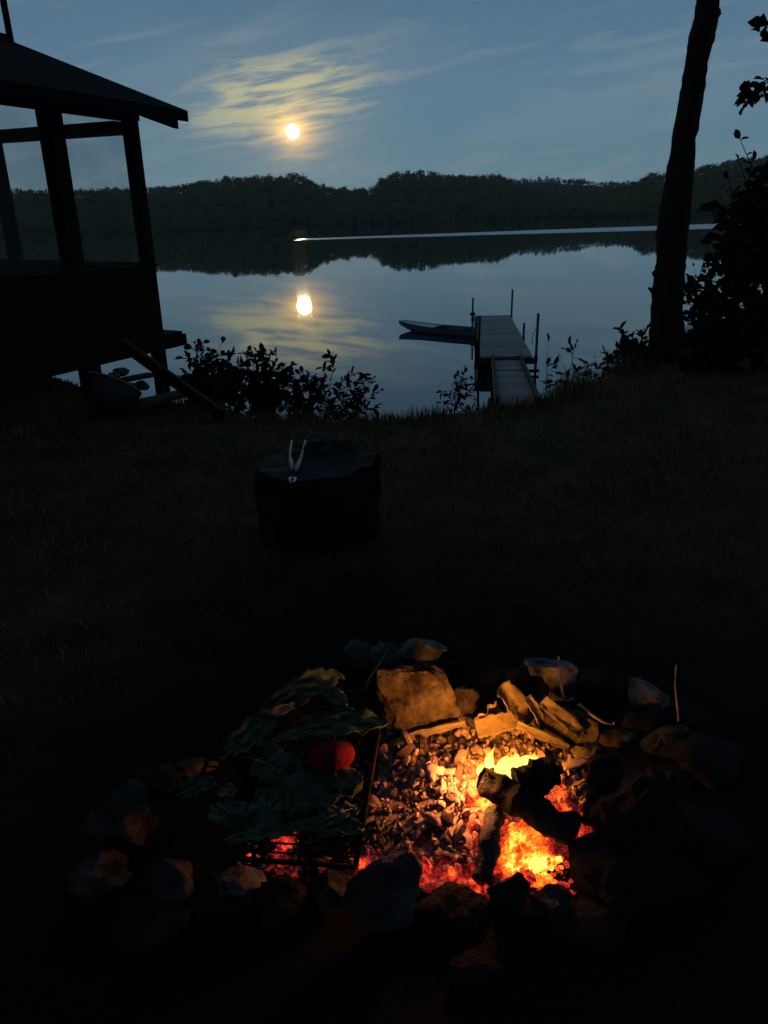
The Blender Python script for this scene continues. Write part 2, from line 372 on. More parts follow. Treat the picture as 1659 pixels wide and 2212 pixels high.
me = bpy.data.meshes.new('ground'); me.from_pydata(vs, [], fs); me.polygons.foreach_set('use_smooth', [True] * len(fs))
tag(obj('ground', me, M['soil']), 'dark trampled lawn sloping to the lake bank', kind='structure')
mb = MB(); mb.add([(-1700, -40, WATER), (1700, -40, WATER), (1700, 1700, WATER), (-1700, 1700, WATER)], [(0, 1, 2, 3)])
tag(mb.build('lake_water', M['water']), 'calm lake mirroring the dusk sky', kind='structure')

# ------------------------------------------------------------------ far shore and forest
TOPS = [(-200, 405), (0, 412), (150, 410), (300, 405), (335, 400), (400, 397), (450, 388), (480, 384), (520, 381), (560, 379), (600, 379), (625, 375), (645, 374), (665, 378), (690, 396), (720, 404), (760, 408), (800, 406), (822, 388), (850, 373), (880, 368), (920, 370), (960, 376), (1000, 377), (1040, 379), (1075, 376), (1095, 386), (1120, 400), (1200, 412), (1300, 412), (1360, 398), (1390, 376), (1430, 371), (1480, 363), (1540, 352), (1600, 338), (1700, 325), (1900, 310)]
def lerp_tab(tab, x):
    for (a, ya), (b, yb) in zip(tab, tab[1:]):
        if x <= b: return ya + (yb - ya) * (x - a) / (b - a)
    return tab[-1][1]
def hill_strip(name, label, tops, px0, px1, d0, depth, mat, tree_h):
    """wooded hill whose treetops reach the skyline: terrain from the shore at d0 up to a crest depth metres behind it"""
    cols = []; px = px0
    while px <= px1:
        cols.append(px); px += 12
    K = 10; m = MB()
    for px in cols:
        for k in range(K + 3):
            dd = depth * k / K
            q, z = hill_at(tops, px, dd, d0, depth, tree_h); m.v.append((q.x, q.y, z if k <= K else WATER + (z - WATER) * (0.75 if k == K + 1 else 0.4)))
    n = K + 3
    m.f = [(i * n + k, (i + 1) * n + k, (i + 1) * n + k + 1, i * n + k + 1) for i in range(len(cols) - 1) for k in range(n - 1)]
    tag(m.build(name, mat, smooth=True), label, kind='structure')
def hill_at(tops, px, dd, d0, depth, tree_h):
    v = ray(px, 480); q = Vector((v.x, v.y, 0)).normalized() * (d0 + dd)
    crest_z = at(px, lerp_tab(tops, px), d=d0 + depth).z - tree_h * 0.8
    t = min(1.0, dd / depth); e = 1 - (1 - t) ** 1.7
    z = WATER - 0.4 + (crest_z - WATER + 0.4) * e + 2.0 * noise.noise(Vector((q.x * 0.02, q.y * 0.02, 3))) * min(1, dd / 40)
    return q, z
D0, DEPTH = 700.0, 240.0
hill_strip('far_shore', 'low wooded bank across the lake', TOPS, -400, 1900, D0, DEPTH, M['hill'], 11.0)

def conifer_shape(rng, levels=11, per=6):
    v, f = [], []
    for L in range(levels):
        t = L / levels; z = 0.10 + 0.86 * t
        rad = 0.17 * (1 - t) ** 0.85 * rng.uniform(0.75, 1.15) + 0.012
        for k in range(per):
            a = TAU * (k + rng.random()) / per; r = rad * rng.uniform(0.6, 1.2); w = 0.35 + 0.25 * rng.random()
            b = len(v); zz = z + rng.uniform(-0.02, 0.02)
            v += [(0, 0, zz + 0.05), (math.cos(a - w) * r * 0.7, math.sin(a - w) * r * 0.7, zz - 0.005), (math.cos(a) * r, math.sin(a) * r, zz - 0.03), (math.cos(a + w) * r * 0.7, math.sin(a + w) * r * 0.7, zz - 0.005)]
            f.append((b, b + 1, b + 2, b + 3))
    b = len(v); v += [(0.008, 0, 0.9), (-0.006, 0.007, 0.9), (-0.006, -0.007, 0.9), (0, 0, 1.03)]; f += [(b, b + 1, b + 3), (b + 1, b + 2, b + 3), (b + 2, b, b + 3)]
    return v, f
def leafy_shape(rng, n=85):
    v, f = [], []
    lobes = [(rng.gauss(0, 0.12), rng.gauss(0, 0.12), rng.uniform(0.35, 0.78), rng.uniform(0.13, 0.22)) for _ in range(7)] + [(0, 0, 0.80, 0.17), (0, 0, 0.45, 0.22)]
    for _ in range(n):
        lx, ly, lz, lr = rng.choice(lobes)
        d = Vector((rng.gauss(0, 1), rng.gauss(0, 1), rng.gauss(0, 1))).normalized()
        p = Vector((lx, ly, lz)) + d * lr * rng.uniform(0.7, 1.05)
        s = rng.uniform(0.035, 0.085); nrm = (d + Vector((rng.gauss(0, .5), rng.gauss(0, .5), rng.gauss(0, .5)))).normalized()
        a = nrm.orthogonal().normalized(); bb = nrm.cross(a); b = len(v)
        q = rng.random() * TAU
        for k in range(4):
            t = q + TAU * k / 4
            v.append(tuple(p + (a * math.cos(t) + bb * math.sin(t)) * s * rng.uniform(0.7, 1.2)))
        f.append((b, b + 1, b + 2, b + 3))
    return v, f
rng = random.Random(3)
CON = [conifer_shape(rng) for _ in range(5)]; LEA = [leafy_shape(rng) for _ in range(6)]
def stamp(mb, shp, loc, h, wid, rot):
    c, s = math.cos(rot), math.sin(rot); b = len(mb.v)
    mb.v += [(loc[0] + (x * c - y * s) * h * wid, loc[1] + (x * s + y * c) * h * wid, loc[2] + z * h) for x, y, z in shp[0]]
    mb.f += [tuple(i + b for i in f) for f in shp[1]]
def plant_hill(mb, tops, px0, px1, d0, depth, n, h0, h1, con):
    for _ in range(n):
        px = rng.uniform(px0, px1); t = rng.random() ** 1.25; dd = 1 + depth * t
        q, z = hill_at(tops, px, dd, d0, depth, 11.0); h = rng.uniform(h0, h1) * (0.8 + 0.35 * noise.noise(Vector((px * 0.03, dd * 0.03, 1))))
        if dd < 8: h *= 0.7
        c = rng.random() < con
        stamp(mb, rng.choice(CON if c else LEA), (q.x, q.y, z - 0.8), h * (1.15 if c else 1.0), rng.uniform(0.8, 1.1) if c else rng.uniform(1.0, 1.6), rng.random() * TAU)
mb = MB(); plant_hill(mb, TOPS, -350, 1880, D0, DEPTH, 6500, 8.0, 13.0, 0.28)
tag(mb.build('shore_forest', M['forest']), 'dark mixed forest covering the far shore', kind='stuff')
# ridge farther off
RIDGE = [(900, 395), (1000, 390), (1100, 386), (1140, 383), (1180, 384), (1240, 388), (1300, 393), (1370, 392), (1450, 386), (1600, 370), (1900, 360)]
hill_strip('distant_ridge', 'distant wooded ridge beyond the lake', RIDGE, 880, 1900, 1150, 320, M['hill'], 11.0)
mb = MB(); plant_hill(mb, RIDGE, 900, 1880, 1150, 320, 2600, 9.0, 14.0, 0.3)
tag(mb.build('ridge_forest', M['far_forest']), 'bluish forest on the distant ridge', kind='stuff')
# single trees that stand out on the skyline
def far_tree(name, label, px, top_px, dd, shp, wid):
    q, z = hill_at(TOPS, px, DEPTH * 0.97, D0, DEPTH, 11.0); base = Vector((q.x, q.y, z - 0.5)); h = at(px, top_px, d=math.hypot(q.x, q.y)).z - base.z
    t = thing(name, label, 'tree', base, 0, 'trees that stand out on the far skyline')
    m = MB(); stamp(m, shp, (0, 0, 0), h, wid, 0.3); m.build('crown', M['forest'], t)
    MB().tube([(0, 0, 0), (0, 0, h * 0.5), (0, 0, h * 0.92)], [h * 0.018, h * 0.013, h * 0.004], 6).build('trunk', M['bark'], t)
far_tree('pine_tree', 'spired pine on the far skyline just right of the moon', 661, 369, 26, CON[0], 0.9)
far_tree('pine_tree', 'small pointed pine rising above the far trees left of the moon', 497, 377, 24, CON[1], 0.9)
far_tree('pine_tree', 'tall narrow pine at the right end of the wooded hump', 1075, 367, 28, CON[2], 0.8)
far_tree('pine_tree', 'pine just right of the round crown on the wooded hump', 978, 370, 28, CON[3], 0.8)
far_tree('broadleaf_tree', 'broad rounded tree crowning the wooded hump across the lake', 884, 365, 28, LEA[0], 1.3)
far_tree('broadleaf_tree', 'rounded treetop on the far shore almost under the moon', 632, 371, 24, LEA[1], 1.2)
far_tree('pine_tree', 'pointed tree on the far skyline left of the leaning trunk', 1392, 369, 30, CON[4], 0.9)

# moon
mo = bpy.data.meshes.new('moon'); b = bmesh.new(); bmesh.ops.create_uvsphere(b, u_segments=48, v_segments=24, radius=3800 * math.tan(R(0.46))); b.to_mesh(mo); b.free()
mo.polygons.foreach_set('use_smooth', [True] * len(mo.polygons))
o = obj('moon', mo, M['moon']); o.location = MOON * 3800; tag(o, 'bright yellow full moon low over the far shore', 'moon')

# ------------------------------------------------------------------ foliage helpers
def leaf_add(mb, p, d, size, rng, broad=0.55, up=None):
    d = d.normalized(); n = Vector((rng.gauss(0, .6), rng.gauss(0, .6), rng.uniform(0.2, 1)))
    s = d.cross(n)
    if s.length < 1e-3: s = d.orthogonal()
    s.normalize(); n = s.cross(d).normalized(); L = size * rng.choice((0.5, 0.7, 0.85, 1.0, 1.0, 1.25)) * rng.uniform(0.85, 1.15); w = L * broad * rng.uniform(0.8, 1.15)
    fold = n * w * 0.22; droop = -n * L * rng.uniform(0.0, 0.2)
    vs = [p, p + d * L * .3 + s * w * .42 + fold, p + d * L * .65 + s * w * .45 + fold + droop * .4, p + d * L + droop, p + d * L * .65 - s * w * .45 + fold + droop * .4, p + d * L * .3 - s * w * .42 + fold, p + d * L * .5 + droop * .3]
    mb.add(vs, [(0, 1, 6), (1, 2, 6), (2, 3, 6), (3, 4, 6), (4, 5, 6), (5, 0, 6)])
def stem_curve(a, b, rng, n=7, sway=0.08):
    a, b = Vector(a), Vector(b); L = (b - a).length; o1 = Vector((rng.gauss(0, 1), rng.gauss(0, 1), rng.gauss(0, .4))) * L * sway
    return [a.lerp(b, i / n) + o1 * math.sin(math.pi * i / n) + Vector((rng.gauss(0, 1), rng.gauss(0, 1), 0)) * L * 0.01 for i in range(n + 1)]
def shrub(name, label, base, tips, leaf, seed, twigs=3, per=7, spread=0.28, mat='leaf_dark', start=0.2, r0=0.010, broad=0.55, group=None, cat='shrub'):
    rng = random.Random(seed); base = Vector(base)
    t = thing(name, label, cat, base, 0, group); st, fo = MB(), MB()
    for tip in tips:
        tip = Vector(tip) - base; root = Vector((rng.gauss(0, .05), rng.gauss(0, .05), 0))
        c = stem_curve(root, tip, rng); st.tube(c, [r0 * (1 - 0.8 * i / 7) for i in range(8)], 5)
        def leaves(curve, m):
            for k in range(m):
                u = rng.uniform(0.15, 1.0) * (len(curve) - 1); i = min(int(u), len(curve) - 2); p = curve[i].lerp(curve[i + 1], u - i)
                ax = (curve[i + 1] - curve[i]).normalized()
                d = ax * 0.5 + Vector((rng.gauss(0, 1), rng.gauss(0, 1), rng.gauss(0, .7))).normalized()
                leaf_add(fo, p, d, leaf, rng, broad)
            leaf_add(fo, curve[-1], curve[-1] - curve[-2], leaf, rng, broad)
        leaves(c[3:], per)
        L = (tip - root).length
        for _ in range(twigs):
            u = rng.uniform(start, 0.97) * 7; i = min(int(u), 6); p = c[i].lerp(c[i + 1], u - i)
            e = p + (Vector((rng.gauss(0, 1), rng.gauss(0, 1), rng.gauss(0.35, .6))).normalized() * L * spread * rng.uniform(0.5, 1.1))
            c2 = stem_curve(p, e, rng, 4); st.tube(c2, r0 * 0.35, 4, False); leaves(c2, per)
    st.build('stems', M['bark'], t); fo.build('foliage', M[mat], t)
    return t

# ------------------------------------------------------------------ cabin (screened porch)
CAB = at(362, 790, z=0.0)
cab = thing('cabin', 'black silhouetted cabin with screened openings and sloping roof at the lakeside', 'cabin', (CAB.x, CAB.y, 0), R(-26)); cab.rotation_euler = (0, R(1.2), R(-26))
CW = M['cabin_wood']
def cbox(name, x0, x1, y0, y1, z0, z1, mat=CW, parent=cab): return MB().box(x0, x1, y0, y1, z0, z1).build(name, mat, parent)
FL = 0.36
def roof_panel(x0, z0, x1, z1, y0, y1, th):
    m = MB(); n = 12
    vs = []
    for k in range(n + 1):
        t = k / n
        for (yy) in (y0, y1):
            for dz in (0, -th): vs.append((x0 + (x1 - x0) * t, yy, z0 + (z1 - z0) * t + dz))
    fs = []
    for k in range(n):
        a, b = k * 4, k * 4 + 4
        fs += [(a, b, b + 2, a + 2), (a + 1, a + 3, b + 3, b + 1), (a, a + 1, b + 1, b), (a + 2, b + 2, b + 3, a + 3)]
    fs += [(0, 2, 3, 1), (n * 4, n * 4 + 1, n * 4 + 3, n * 4 + 2)]
    return m.add(vs, fs)
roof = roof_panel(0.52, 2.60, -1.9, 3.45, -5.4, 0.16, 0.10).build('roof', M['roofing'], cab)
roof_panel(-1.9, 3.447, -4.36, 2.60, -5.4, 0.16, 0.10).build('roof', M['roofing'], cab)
cbox('ridge_cap', -1.99, -1.81, -5.42, 0.18, 3.43, 3.475, M['roofing'])
for yy in (0.10, -1.0, -2.2, -3.4, -4.6):   # rafter tails under the eave
    MB().add([(0.40, yy - .04, 2.525), (0.40, yy + .04, 2.525), (0.40, yy - .04, 2.44), (0.40, yy + .04, 2.44), (-1.85, yy - .04, 3.302), (-1.85, yy + .04, 3.302), (-1.85, yy - .04, 3.16), (-1.85, yy + .04, 3.16)], [(0, 2, 3, 1), (4, 5, 7, 6), (0, 1, 5, 4), (2, 6, 7, 3), (0, 4, 6, 2), (1, 3, 7, 5)]).build('rafter', CW, cab)
for (x, y, w) in ((-0.06, -0.06, .06), (-0.08, -1.08, .08), (-0.08, -2.75, .08), (-0.08, -4.92, .08), (-2.08, -0.08, .06), (-3.72, -0.08, .08), (-3.72, -4.92, .08), (-3.72, -2.6, .08)):
    cbox('post', x - w, x + w, y - w, y + w, -0.45 if y > -1 else -0.1, 2.52)
cbox('top_plate', -0.17, 0.012, -5.03, 0.012, 2.523, 2.66)
cbox('top_plate', -3.81, -0.175, -0.17, 0.004, 2.40, 2.52)
cbox('top_plate', -3.81, -3.64, -5.03, -0.175, 2.523, 2.66)
# half walls of horizontal boards
for k in range(6):
    z = FL + 0.01 + k * 0.121
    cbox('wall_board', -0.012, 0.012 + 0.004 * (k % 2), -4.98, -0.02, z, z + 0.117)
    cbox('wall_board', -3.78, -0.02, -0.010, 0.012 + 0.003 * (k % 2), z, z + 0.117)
cbox('window_sill', -0.10, 0.02, -4.98, 0.02, 1.10, 1.125)
cbox('window_sill', -3.78, -0.105, -0.10, 0.05, 1.10, 1.14)
cbox('floor', -3.85, 0.03, -5.05, 0.28, FL - 0.04, FL)
cbox('joist', -0.17, 0.02, -5.05, 0.36, FL - 0.17, FL - 0.042)
cbox('joist', -3.8, -3.64, -5.05, 0.36, FL - 0.17, FL - 0.042)
for k in range(7): cbox('floor_board_end', -3.6 + k * .52, -3.4 + k * .52, 0.282, 0.34, FL - 0.14, FL - 0.045)
def screen(x0, x1, y0, y1, z0, z1, amp):
    m = MB(); n, k = 26, 12
    for j in range(k + 1):
        for i in range(n + 1):
            t, s = i / n, j / k
            off = amp * math.sin(t * 9 + s * 5) * (1 - abs(2 * t - 1)) * 0.5
            m.v.append((x0 + (x1 - x0) * t + (off if y0 != y1 else 0), y0 + (y1 - y0) * t + (off if y0 == y1 else 0), z0 + (z1 - z0) * s))
    m.f = [(j * (n + 1) + i, j * (n + 1) + i + 1, (j + 1) * (n + 1) + i + 1, (j + 1) * (n + 1) + i) for j in range(k) for i in range(n)]
    m.build('insect_screen', M['screen'], cab, True)
screen(-0.05, -0.05, -0.97, -0.17, 1.14, 2.52, 0.14)
screen(-0.05, -0.05, -2.66, -1.24, 1.14, 2.52, 0.02)
tag(MB().tube([(0, 0, 3.35), (0.0, 0, 4.5), (0, 0, 6.2)], [0.035, 0.033, 0.028], 8).build('antenna_mast', M['iron']), 'thin dark mast standing up from the cabin roof', 'mast')
ma = bpy.data.objects['antenna_mast']; q = at(26, 104, d=10.1); ma.location = (q.x, q.y, 0)

# things lying at the foot of the cabin
a_, b_ = at(262, 735, y=7.0), at(482, 893, z=0.02)
t = thing('leaning_plank', 'long plank leaning from the lawn up to the cabin floor', 'plank', b_)
d = a_ - b_; L = d.length; Mx = d.to_track_quat('X', 'Z').to_matrix().to_4x4()
MB().box(0, L, -0.02, 0.02, -0.08, 0.02, Mx).build('board', CW, t)
MB().box(0.02, L - 0.02, -0.016, 0.016, 0.022, 0.030, Mx).build('top_strip', M['post_wood'], t)
def board(px0, px1, wid, z, name, label, mat):
    a, b = at(*px0, z=z), at(*px1, z=z); d = b - a; Mx = d.to_track_quat('X', 'Z').to_matrix().to_4x4()
    t = thing(name, label, 'board', a); MB().box(0, d.length, -wid / 2, wid / 2, 0, 0.03, Mx).build('plank', mat, t)
    MB().box(0.1, 0.2, -wid / 2 - .03, wid / 2 + .03, -0.04, -0.002, Mx).build('batten', CW, t)
board((300, 876), (410, 850), 0.22, 0.06, 'loose_board', 'pale weathered board lying on the grass under the cabin corner', M['post_wood'])
board((225, 832), (330, 812), 0.14, 0.12, 'loose_board', 'narrow dull board lying under the cabin floor', M['post_wood'])
tb = at(226, 872, z=0.10)
t = thing('tub', 'dark round tub with a pale curved rim beside the cabin', 'tub', (tb.x, tb.y, 0))
prof = [(0.0, 0.0), (0.19, 0.0), (0.24, 0.22), (0.225, 0.22), (0.18, 0.02), (0.0, 0.02)]
def lathe(prof, n=28):
    m = MB()
    for r_, z in prof:
        for k in range(n): m.v.append((r_ * math.cos(TAU * k / n), r_ * math.sin(TAU * k / n), z))
    m.f = [(i * n + k, i * n + (k + 1) % n, (i + 1) * n + (k + 1) % n, (i + 1) * n + k) for i in range(len(prof) - 1) for k in range(n)]
    return m
lathe(prof).build('bowl', M['plastic_dark'], t, True)
MB().tube([(0.235 * math.cos(TAU * k / 28), 0.235 * math.sin(TAU * k / 28), 0.225) for k in range(29)], 0.009, 6, False).build('rim', M['twig'], t, True)
t.rotation_euler = (R(-30), R(20), 0); t.location.z = 0.06

# ------------------------------------------------------------------ stones
def rock_mesh(name, dims, seed, boxy=0.0, rough=0.12, sub=4, cuts=15):
    rng = random.Random(seed); b = bmesh.new(); bmesh.ops.create_icosphere(b, subdivisions=sub, radius=1.0)
    planes = []
    for _ in range(cuts):
        n = Vector((rng.gauss(0, 1), rng.gauss(0, 1), rng.gauss(0, 1))).normalized(); planes.append((n, rng.uniform(0.55, 0.88)))
    if boxy:
        for ax in ((1, 0, 0), (-1, 0, 0), (0, 1, 0), (0, -1, 0), (0, 0, 1), (0, 0, -1)):
            n = (Vector(ax) + Vector((rng.gauss(0, .10), rng.gauss(0, .10), rng.gauss(0, .10)))).normalized(); planes.append((n, rng.uniform(0.56, 0.64) / max(boxy, .01) ** 0.3))
    off = Vector((rng.uniform(0, 99), rng.uniform(0, 99), rng.uniform(0, 99)))
    for v in b.verts:
        p = v.co.copy()
        for n, k in planes:
            e = p.dot(n) - k
            if e > 0: p -= n * e
        p += p.normalized() * (noise.noise(p * 1.7 + off) * rough * 1.6 + noise.noise(p * 5 + off) * rough * 0.5 + noise.noise(p * 13 + off) * rough * 0.4 + noise.noise(p * 27 + off) * rough * 0.18)
        v.co = p
    lo = Vector([min(v.co[i] for v in b.verts) for i in range(3)]); hi = Vector([max(v.co[i] for v in b.verts) for i in range(3)])
    for v in b.verts:
        for i in range(3): v.co[i] = ((v.co[i] - lo[i]) / (hi[i] - lo[i]) - 0.5) * dims[i]
    me = bpy.data.meshes.new(name); b.to_mesh(me); b.free()
    me.polygons.foreach_set('use_smooth', [True] * len(me.polygons))
    try: me.set_sharp_from_angle(angle=R(32))
    except Exception: pass
    return me
def px_m(px, py, z): return (at(px, py, z=z) - Vector((0, 0, CAM_Z))).dot(CAM_M.to_3x3() @ Vector((0, 0, -1))) / F_
def stone(label, cx, cy, w, h, dep, seed, mat='stone', rot=(0, 0, 0), boxy=0.0, lift=0.0, name='fire_ring_stone', group='stones ringing the fire pit'):
    """cx, cy: middle of the stone in the picture; w, h in picture pixels; dep in metres"""
    s = px_m(cx, cy, 0.08); w *= 1.15; h *= 1.10; wm = w * s; hm = h * s * 1.22 - dep * 0.72
    hm = max(hm, 0.05); zc = hm / 2 + lift - 0.015
    p = at(cx, cy, z=zc)
    o = obj(name, rock_mesh(name, (wm, dep, hm), seed, boxy), M[mat]); o.location = p; o.rotation_euler = [R(a) for a in rot]
    return tag(o, label, 'stone', group)
stone('upright bluish grey stone at the back left of the fire ring', 768, 1412, 66, 84, 0.07, 11, 'stone_pale', rot=(0, 4, 10))
stone('angular stone with orange lit edges beside the upright grey one', 832, 1422, 62, 90, 0.09, 12, 'stone_pale', rot=(0, -12, 25), boxy=.6)
stone('flat topped stone with a glowing orange underside at the back of the ring', 915, 1404, 94, 66, 0.08, 13, 'stone_pale', rot=(8, 3, -5), lift=0.09)
stone('dark stone behind the flat topped one at the back', 985, 1412, 66, 90, 0.10, 14, 'stone_dark')
stone('large amber lit slab leaning at the back of the fire', 905, 1515, 150, 150, 0.06, 15, 'stone_warm', rot=(-14, -4, 4), boxy=1.0)
stone('dark block under the flat topped stone, behind the amber slab', 930, 1452, 130, 80, 0.08, 31, 'stone_dark', boxy=.6)
stone('yellow lit chunk wedged right of the amber slab', 1003, 1522, 56, 92, 0.07, 16, 'stone_warm', rot=(0, 10, -20))
stone('broad dark boulder behind the bark pieces', 1105, 1478, 170, 110, 0.14, 17, 'stone_dark', rot=(0, 0, 10), lift=0.0)
stone('grey flat faced stone behind the twig with a hooked end', 1186, 1468, 110, 108, 0.10, 18, 'stone_pale', rot=(0, 0, -8), boxy=.7)
stone('dark rounded stone between the flat faced stone and the pale rimmed one', 1300, 1490, 120, 110, 0.12, 19, 'stone_dark')
stone('brown stone with a pale top edge at the back right', 1402, 1510, 98, 96, 0.11, 20, 'stone_pale', rot=(0, 14, -12), boxy=.5)
stone('dark slab beneath the bark pieces at the back right', 1225, 1565, 130, 84, 0.07, 21, 'stone_warm', rot=(-22, 6, -18), boxy=.8)
stone('amber lit stone low at the right rim', 1335, 1592, 90, 66, 0.09, 22, 'stone_warm', rot=(0, 6, 12))
stone('pointed amber tipped stone at the far right rim', 1440, 1602, 110, 84, 0.10, 23, 'stone_warm', rot=(0, -10, 25))
stone('large bluish black boulder at the right end of the ring', 1530, 1640, 170, 130, 0.20, 24, 'stone_dark', rot=(0, 8, 20))
stone('big black boulder right of the flames', 1390, 1745, 190, 250, 0.17, 25, 'char', rot=(0, 0, 15), boxy=.4)
stone('wide dark boulder at the front right of the ring', 1370, 1895, 260, 190, 0.22, 26, 'stone_dark', rot=(0, 0, -20))
stone('large grey black boulder at the front middle before the embers', 830, 1935, 170, 190, 0.15, 27, 'stone', rot=(0, 6, 15))
stone('low black stone between the front boulder and the rounded black knob', 965, 1955, 170, 90, 0.13, 28, 'stone_dark')
stone('rounded black stone standing in front of the brightest embers', 1098, 1925, 84, 120, 0.08, 29, 'stone_dark')
stone('greyish stone at the front right under the bright embers', 1190, 1955, 100, 100, 0.10, 30, 'stone', rot=(0, 10, 10))
stone('pale grey stone at the front left of the ring', 522, 1902, 96, 76, 0.09, 41, 'stone_pale', rot=(0, 12, 18))
stone('reddish lit stone between the pale grey stone and the front boulder', 705, 1920, 96, 90, 0.10, 42, 'stone', rot=(0, -6, 10))
stone('black stone gap filler left of the reddish lit stone', 615, 1945, 110, 110, 0.12, 43, 'stone_dark')
stone('tall dark blue stone at the left front, ribbed by grate shadows', 375, 1900, 96, 130, 0.11, 44, 'stone', rot=(0, 4, -10))
stone('long bluish slab at the left rim', 265, 1770, 130, 150, 0.10, 45, 'stone', rot=(-10, -20, 20), boxy=.4)
stone('low dark bluish stone at the outer left', 215, 1880, 130, 110, 0.16, 46, 'stone', rot=(0, 0, 8))
stone('dark stone at the outer front left below the long slab', 330, 2000, 150, 100, 0.14, 47, 'stone_dark')
stone('tan rough stone at the left back rim', 425, 1655, 84, 50, 0.07, 48, 'stone_warm', rot=(0, 4, 6), boxy=.5)
stone('dark stone left of the tan rough stone', 345, 1680, 90, 80, 0.10, 49, 'stone_dark')
stone('black rock filling the right rim between the boulder and the pointed stone', 1450, 1680, 130, 90, 0.14, 53, 'stone_dark')
stone('black rock behind the low amber stone at the right back', 1370, 1560, 100, 80, 0.10, 54, 'stone_dark')
stone('low dark rock outside the ring behind the pale edged brown stone', 1470, 1545, 110, 70, 0.12, 55, 'stone_dark')
stone('dark rock at the far right front outside the ring', 1520, 1800, 170, 140, 0.20, 56, 'stone_dark')
stone('dark rock at the back left between the ragged leaf and the upright stone', 700, 1450, 90, 70, 0.09, 57, 'stone_dark')
stone('black rock below the wide front right boulder', 1270, 2000, 150, 110, 0.16, 58, 'stone_dark')
stone('dark rock at the front left between the tall blue stone and the pale one', 445, 1930, 90, 100, 0.12, 59, 'stone_dark')
stone('dull grey stone lying in the grass in front of the ring', 1030, 2095, 110, 50, 0.09, 50, 'stone_dark', rot=(0, 0, -12), name='loose_stone', group='stones lying loose on the lawn')
stone('dark bluish stone behind the green leaves at the left back', 560, 1620, 80, 80, 0.10, 51, 'stone_dark')
stone('black stone under the pale veined leaf at the left back', 640, 1560, 90, 70, 0.09, 52, 'stone_dark')
for i, (px, py, w, lab) in enumerate(((262, 803, 34, 'upper left pale stone in the pile beneath the cabin floor'), (246, 812, 22, 'smallest pale stone in the pile beneath the cabin floor'), (277, 838, 28, 'lowest pale stone in the pile beneath the cabin floor'), (304, 832, 30, 'right hand pale stone in the pile beneath the cabin floor'))):
    p = at(px, py, z=0.05); o = obj('pale_stone', rock_mesh('pale_stone', (0.16 * w / 28, 0.12, 0.10), 60 + i, sub=3), M['stone_pale']); o.location = p
    tag(o, lab, 'stone', 'pale stones under the cabin')
for i, (px, py, w, lab) in enumerate(((405, 1168, 20, 'small pale stone on the lawn left of the stump'), (1412, 1308, 14, 'tiny pale stone on the dark lawn at the right'), (1130, 1308, 30, 'flat pale stone on the lawn behind the fire ring'))):
    p = at(px, py, z=0.02); s = px_m(px, py, 0); o = obj('loose_stone', rock_mesh('loose_stone', (w * s, w * s * .7, w * s * .5), 80 + i, sub=3), M['stone']); o.location = p
    tag(o, lab, 'stone', 'stones lying loose on the lawn')

# ------------------------------------------------------------------ fire
HOT = [(1125, 1795, 26, .85), (1150, 1825, 34, 1.0), (1180, 1850, 30, 1.05), (1110, 1840, 26, .95), (1165, 1885, 36, .42), (1085, 1800, 40, .45), (1045, 1728, 16, 1.0), (1030, 1775, 18, .38), (975, 1880, 22, .5), (1020, 1888, 20, .6), (905, 1858, 14, .5), (885, 1845, 10, .4), (940, 1872, 15, .5),
       (1235, 1760, 26, .50), (1250, 1785, 18, .5), (1200, 1735, 20, .55), (1205, 1700, 18, .55), (790, 1850, 18, .55), (600, 1838, 17, .5), (548, 1835, 9, .45), (610, 1785, 14, .75), (635, 1852, 10, .4), (1270, 1790, 16, .4), (1195, 1910, 22, .36), (700, 1845, 8, .3), (530, 1830, 14, .5)]
HOTW = [(at(x, y, z=0.02), r * 1.4 * px_m(x, y, 0.02), h) for x, y, r, h in HOT]
def heat_at(p):
    h = 0.0
    for c, r, k in HOTW:
        k = k * 0.93 + 0.05
        d2 = ((p.x - c.x) / r) ** 2 + ((p.y - c.y) / (r * 1.35)) ** 2
        h = max(h, k * math.exp(-0.5 * d2))
    return h
BED = [(430, 1700), (520, 1600), (650, 1560), (840, 1580), (1000, 1550), (1180, 1560), (1290, 1620), (1330, 1720), (1290, 1830), (1240, 1930), (1100, 1960), (900, 1930), (760, 1910), (600, 1890), (470, 1840)]
BEDW = [at(x, y, z=0.0) for x, y in BED]
def inside(p):
    r = False; n = len(BEDW)
    for i in range(n):
        a, b = BEDW[i], BEDW[(i + 1) % n]
        if (a.y > p.y) != (b.y > p.y) and p.x < (b.x - a.x) * (p.y - a.y) / (b.y - a.y) + a.x: r = not r
    return r
# ash floor of the pit
mb = MB(); gx, gy = 90, 74; hv = []
for j in range(gy + 1):
    for i in range(gx + 1):
        p = Vector((-0.56 + 1.26 * i / gx, 1.14 + 1.0 * j / gy, 0)); e = math.hypot((p.x - 0.07) / 0.66, (p.y - 1.63) / 0.54)
        mb.v.append((p.x, p.y, -0.03 + 0.045 * math.exp(-(((p.x - 0.13) / 0.28) ** 2 + ((p.y - 1.66) / 0.22) ** 2)) + 0.014 * noise.noise(p * 22) - 0.05 * sst(0.8, 1.0, e))); hv.append(heat_at(p) * 0.95)
mb.f = [(j * (gx + 1) + i, j * (gx + 1) + i + 1, (j + 1) * (gx + 1) + i + 1, (j + 1) * (gx + 1) + i) for j in range(gy) for i in range(gx)]
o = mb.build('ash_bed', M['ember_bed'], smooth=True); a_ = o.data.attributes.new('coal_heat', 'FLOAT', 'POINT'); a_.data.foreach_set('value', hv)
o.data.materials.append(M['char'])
ge = (at(832, 1500, z=0.11), at(768, 1872, z=0.11))
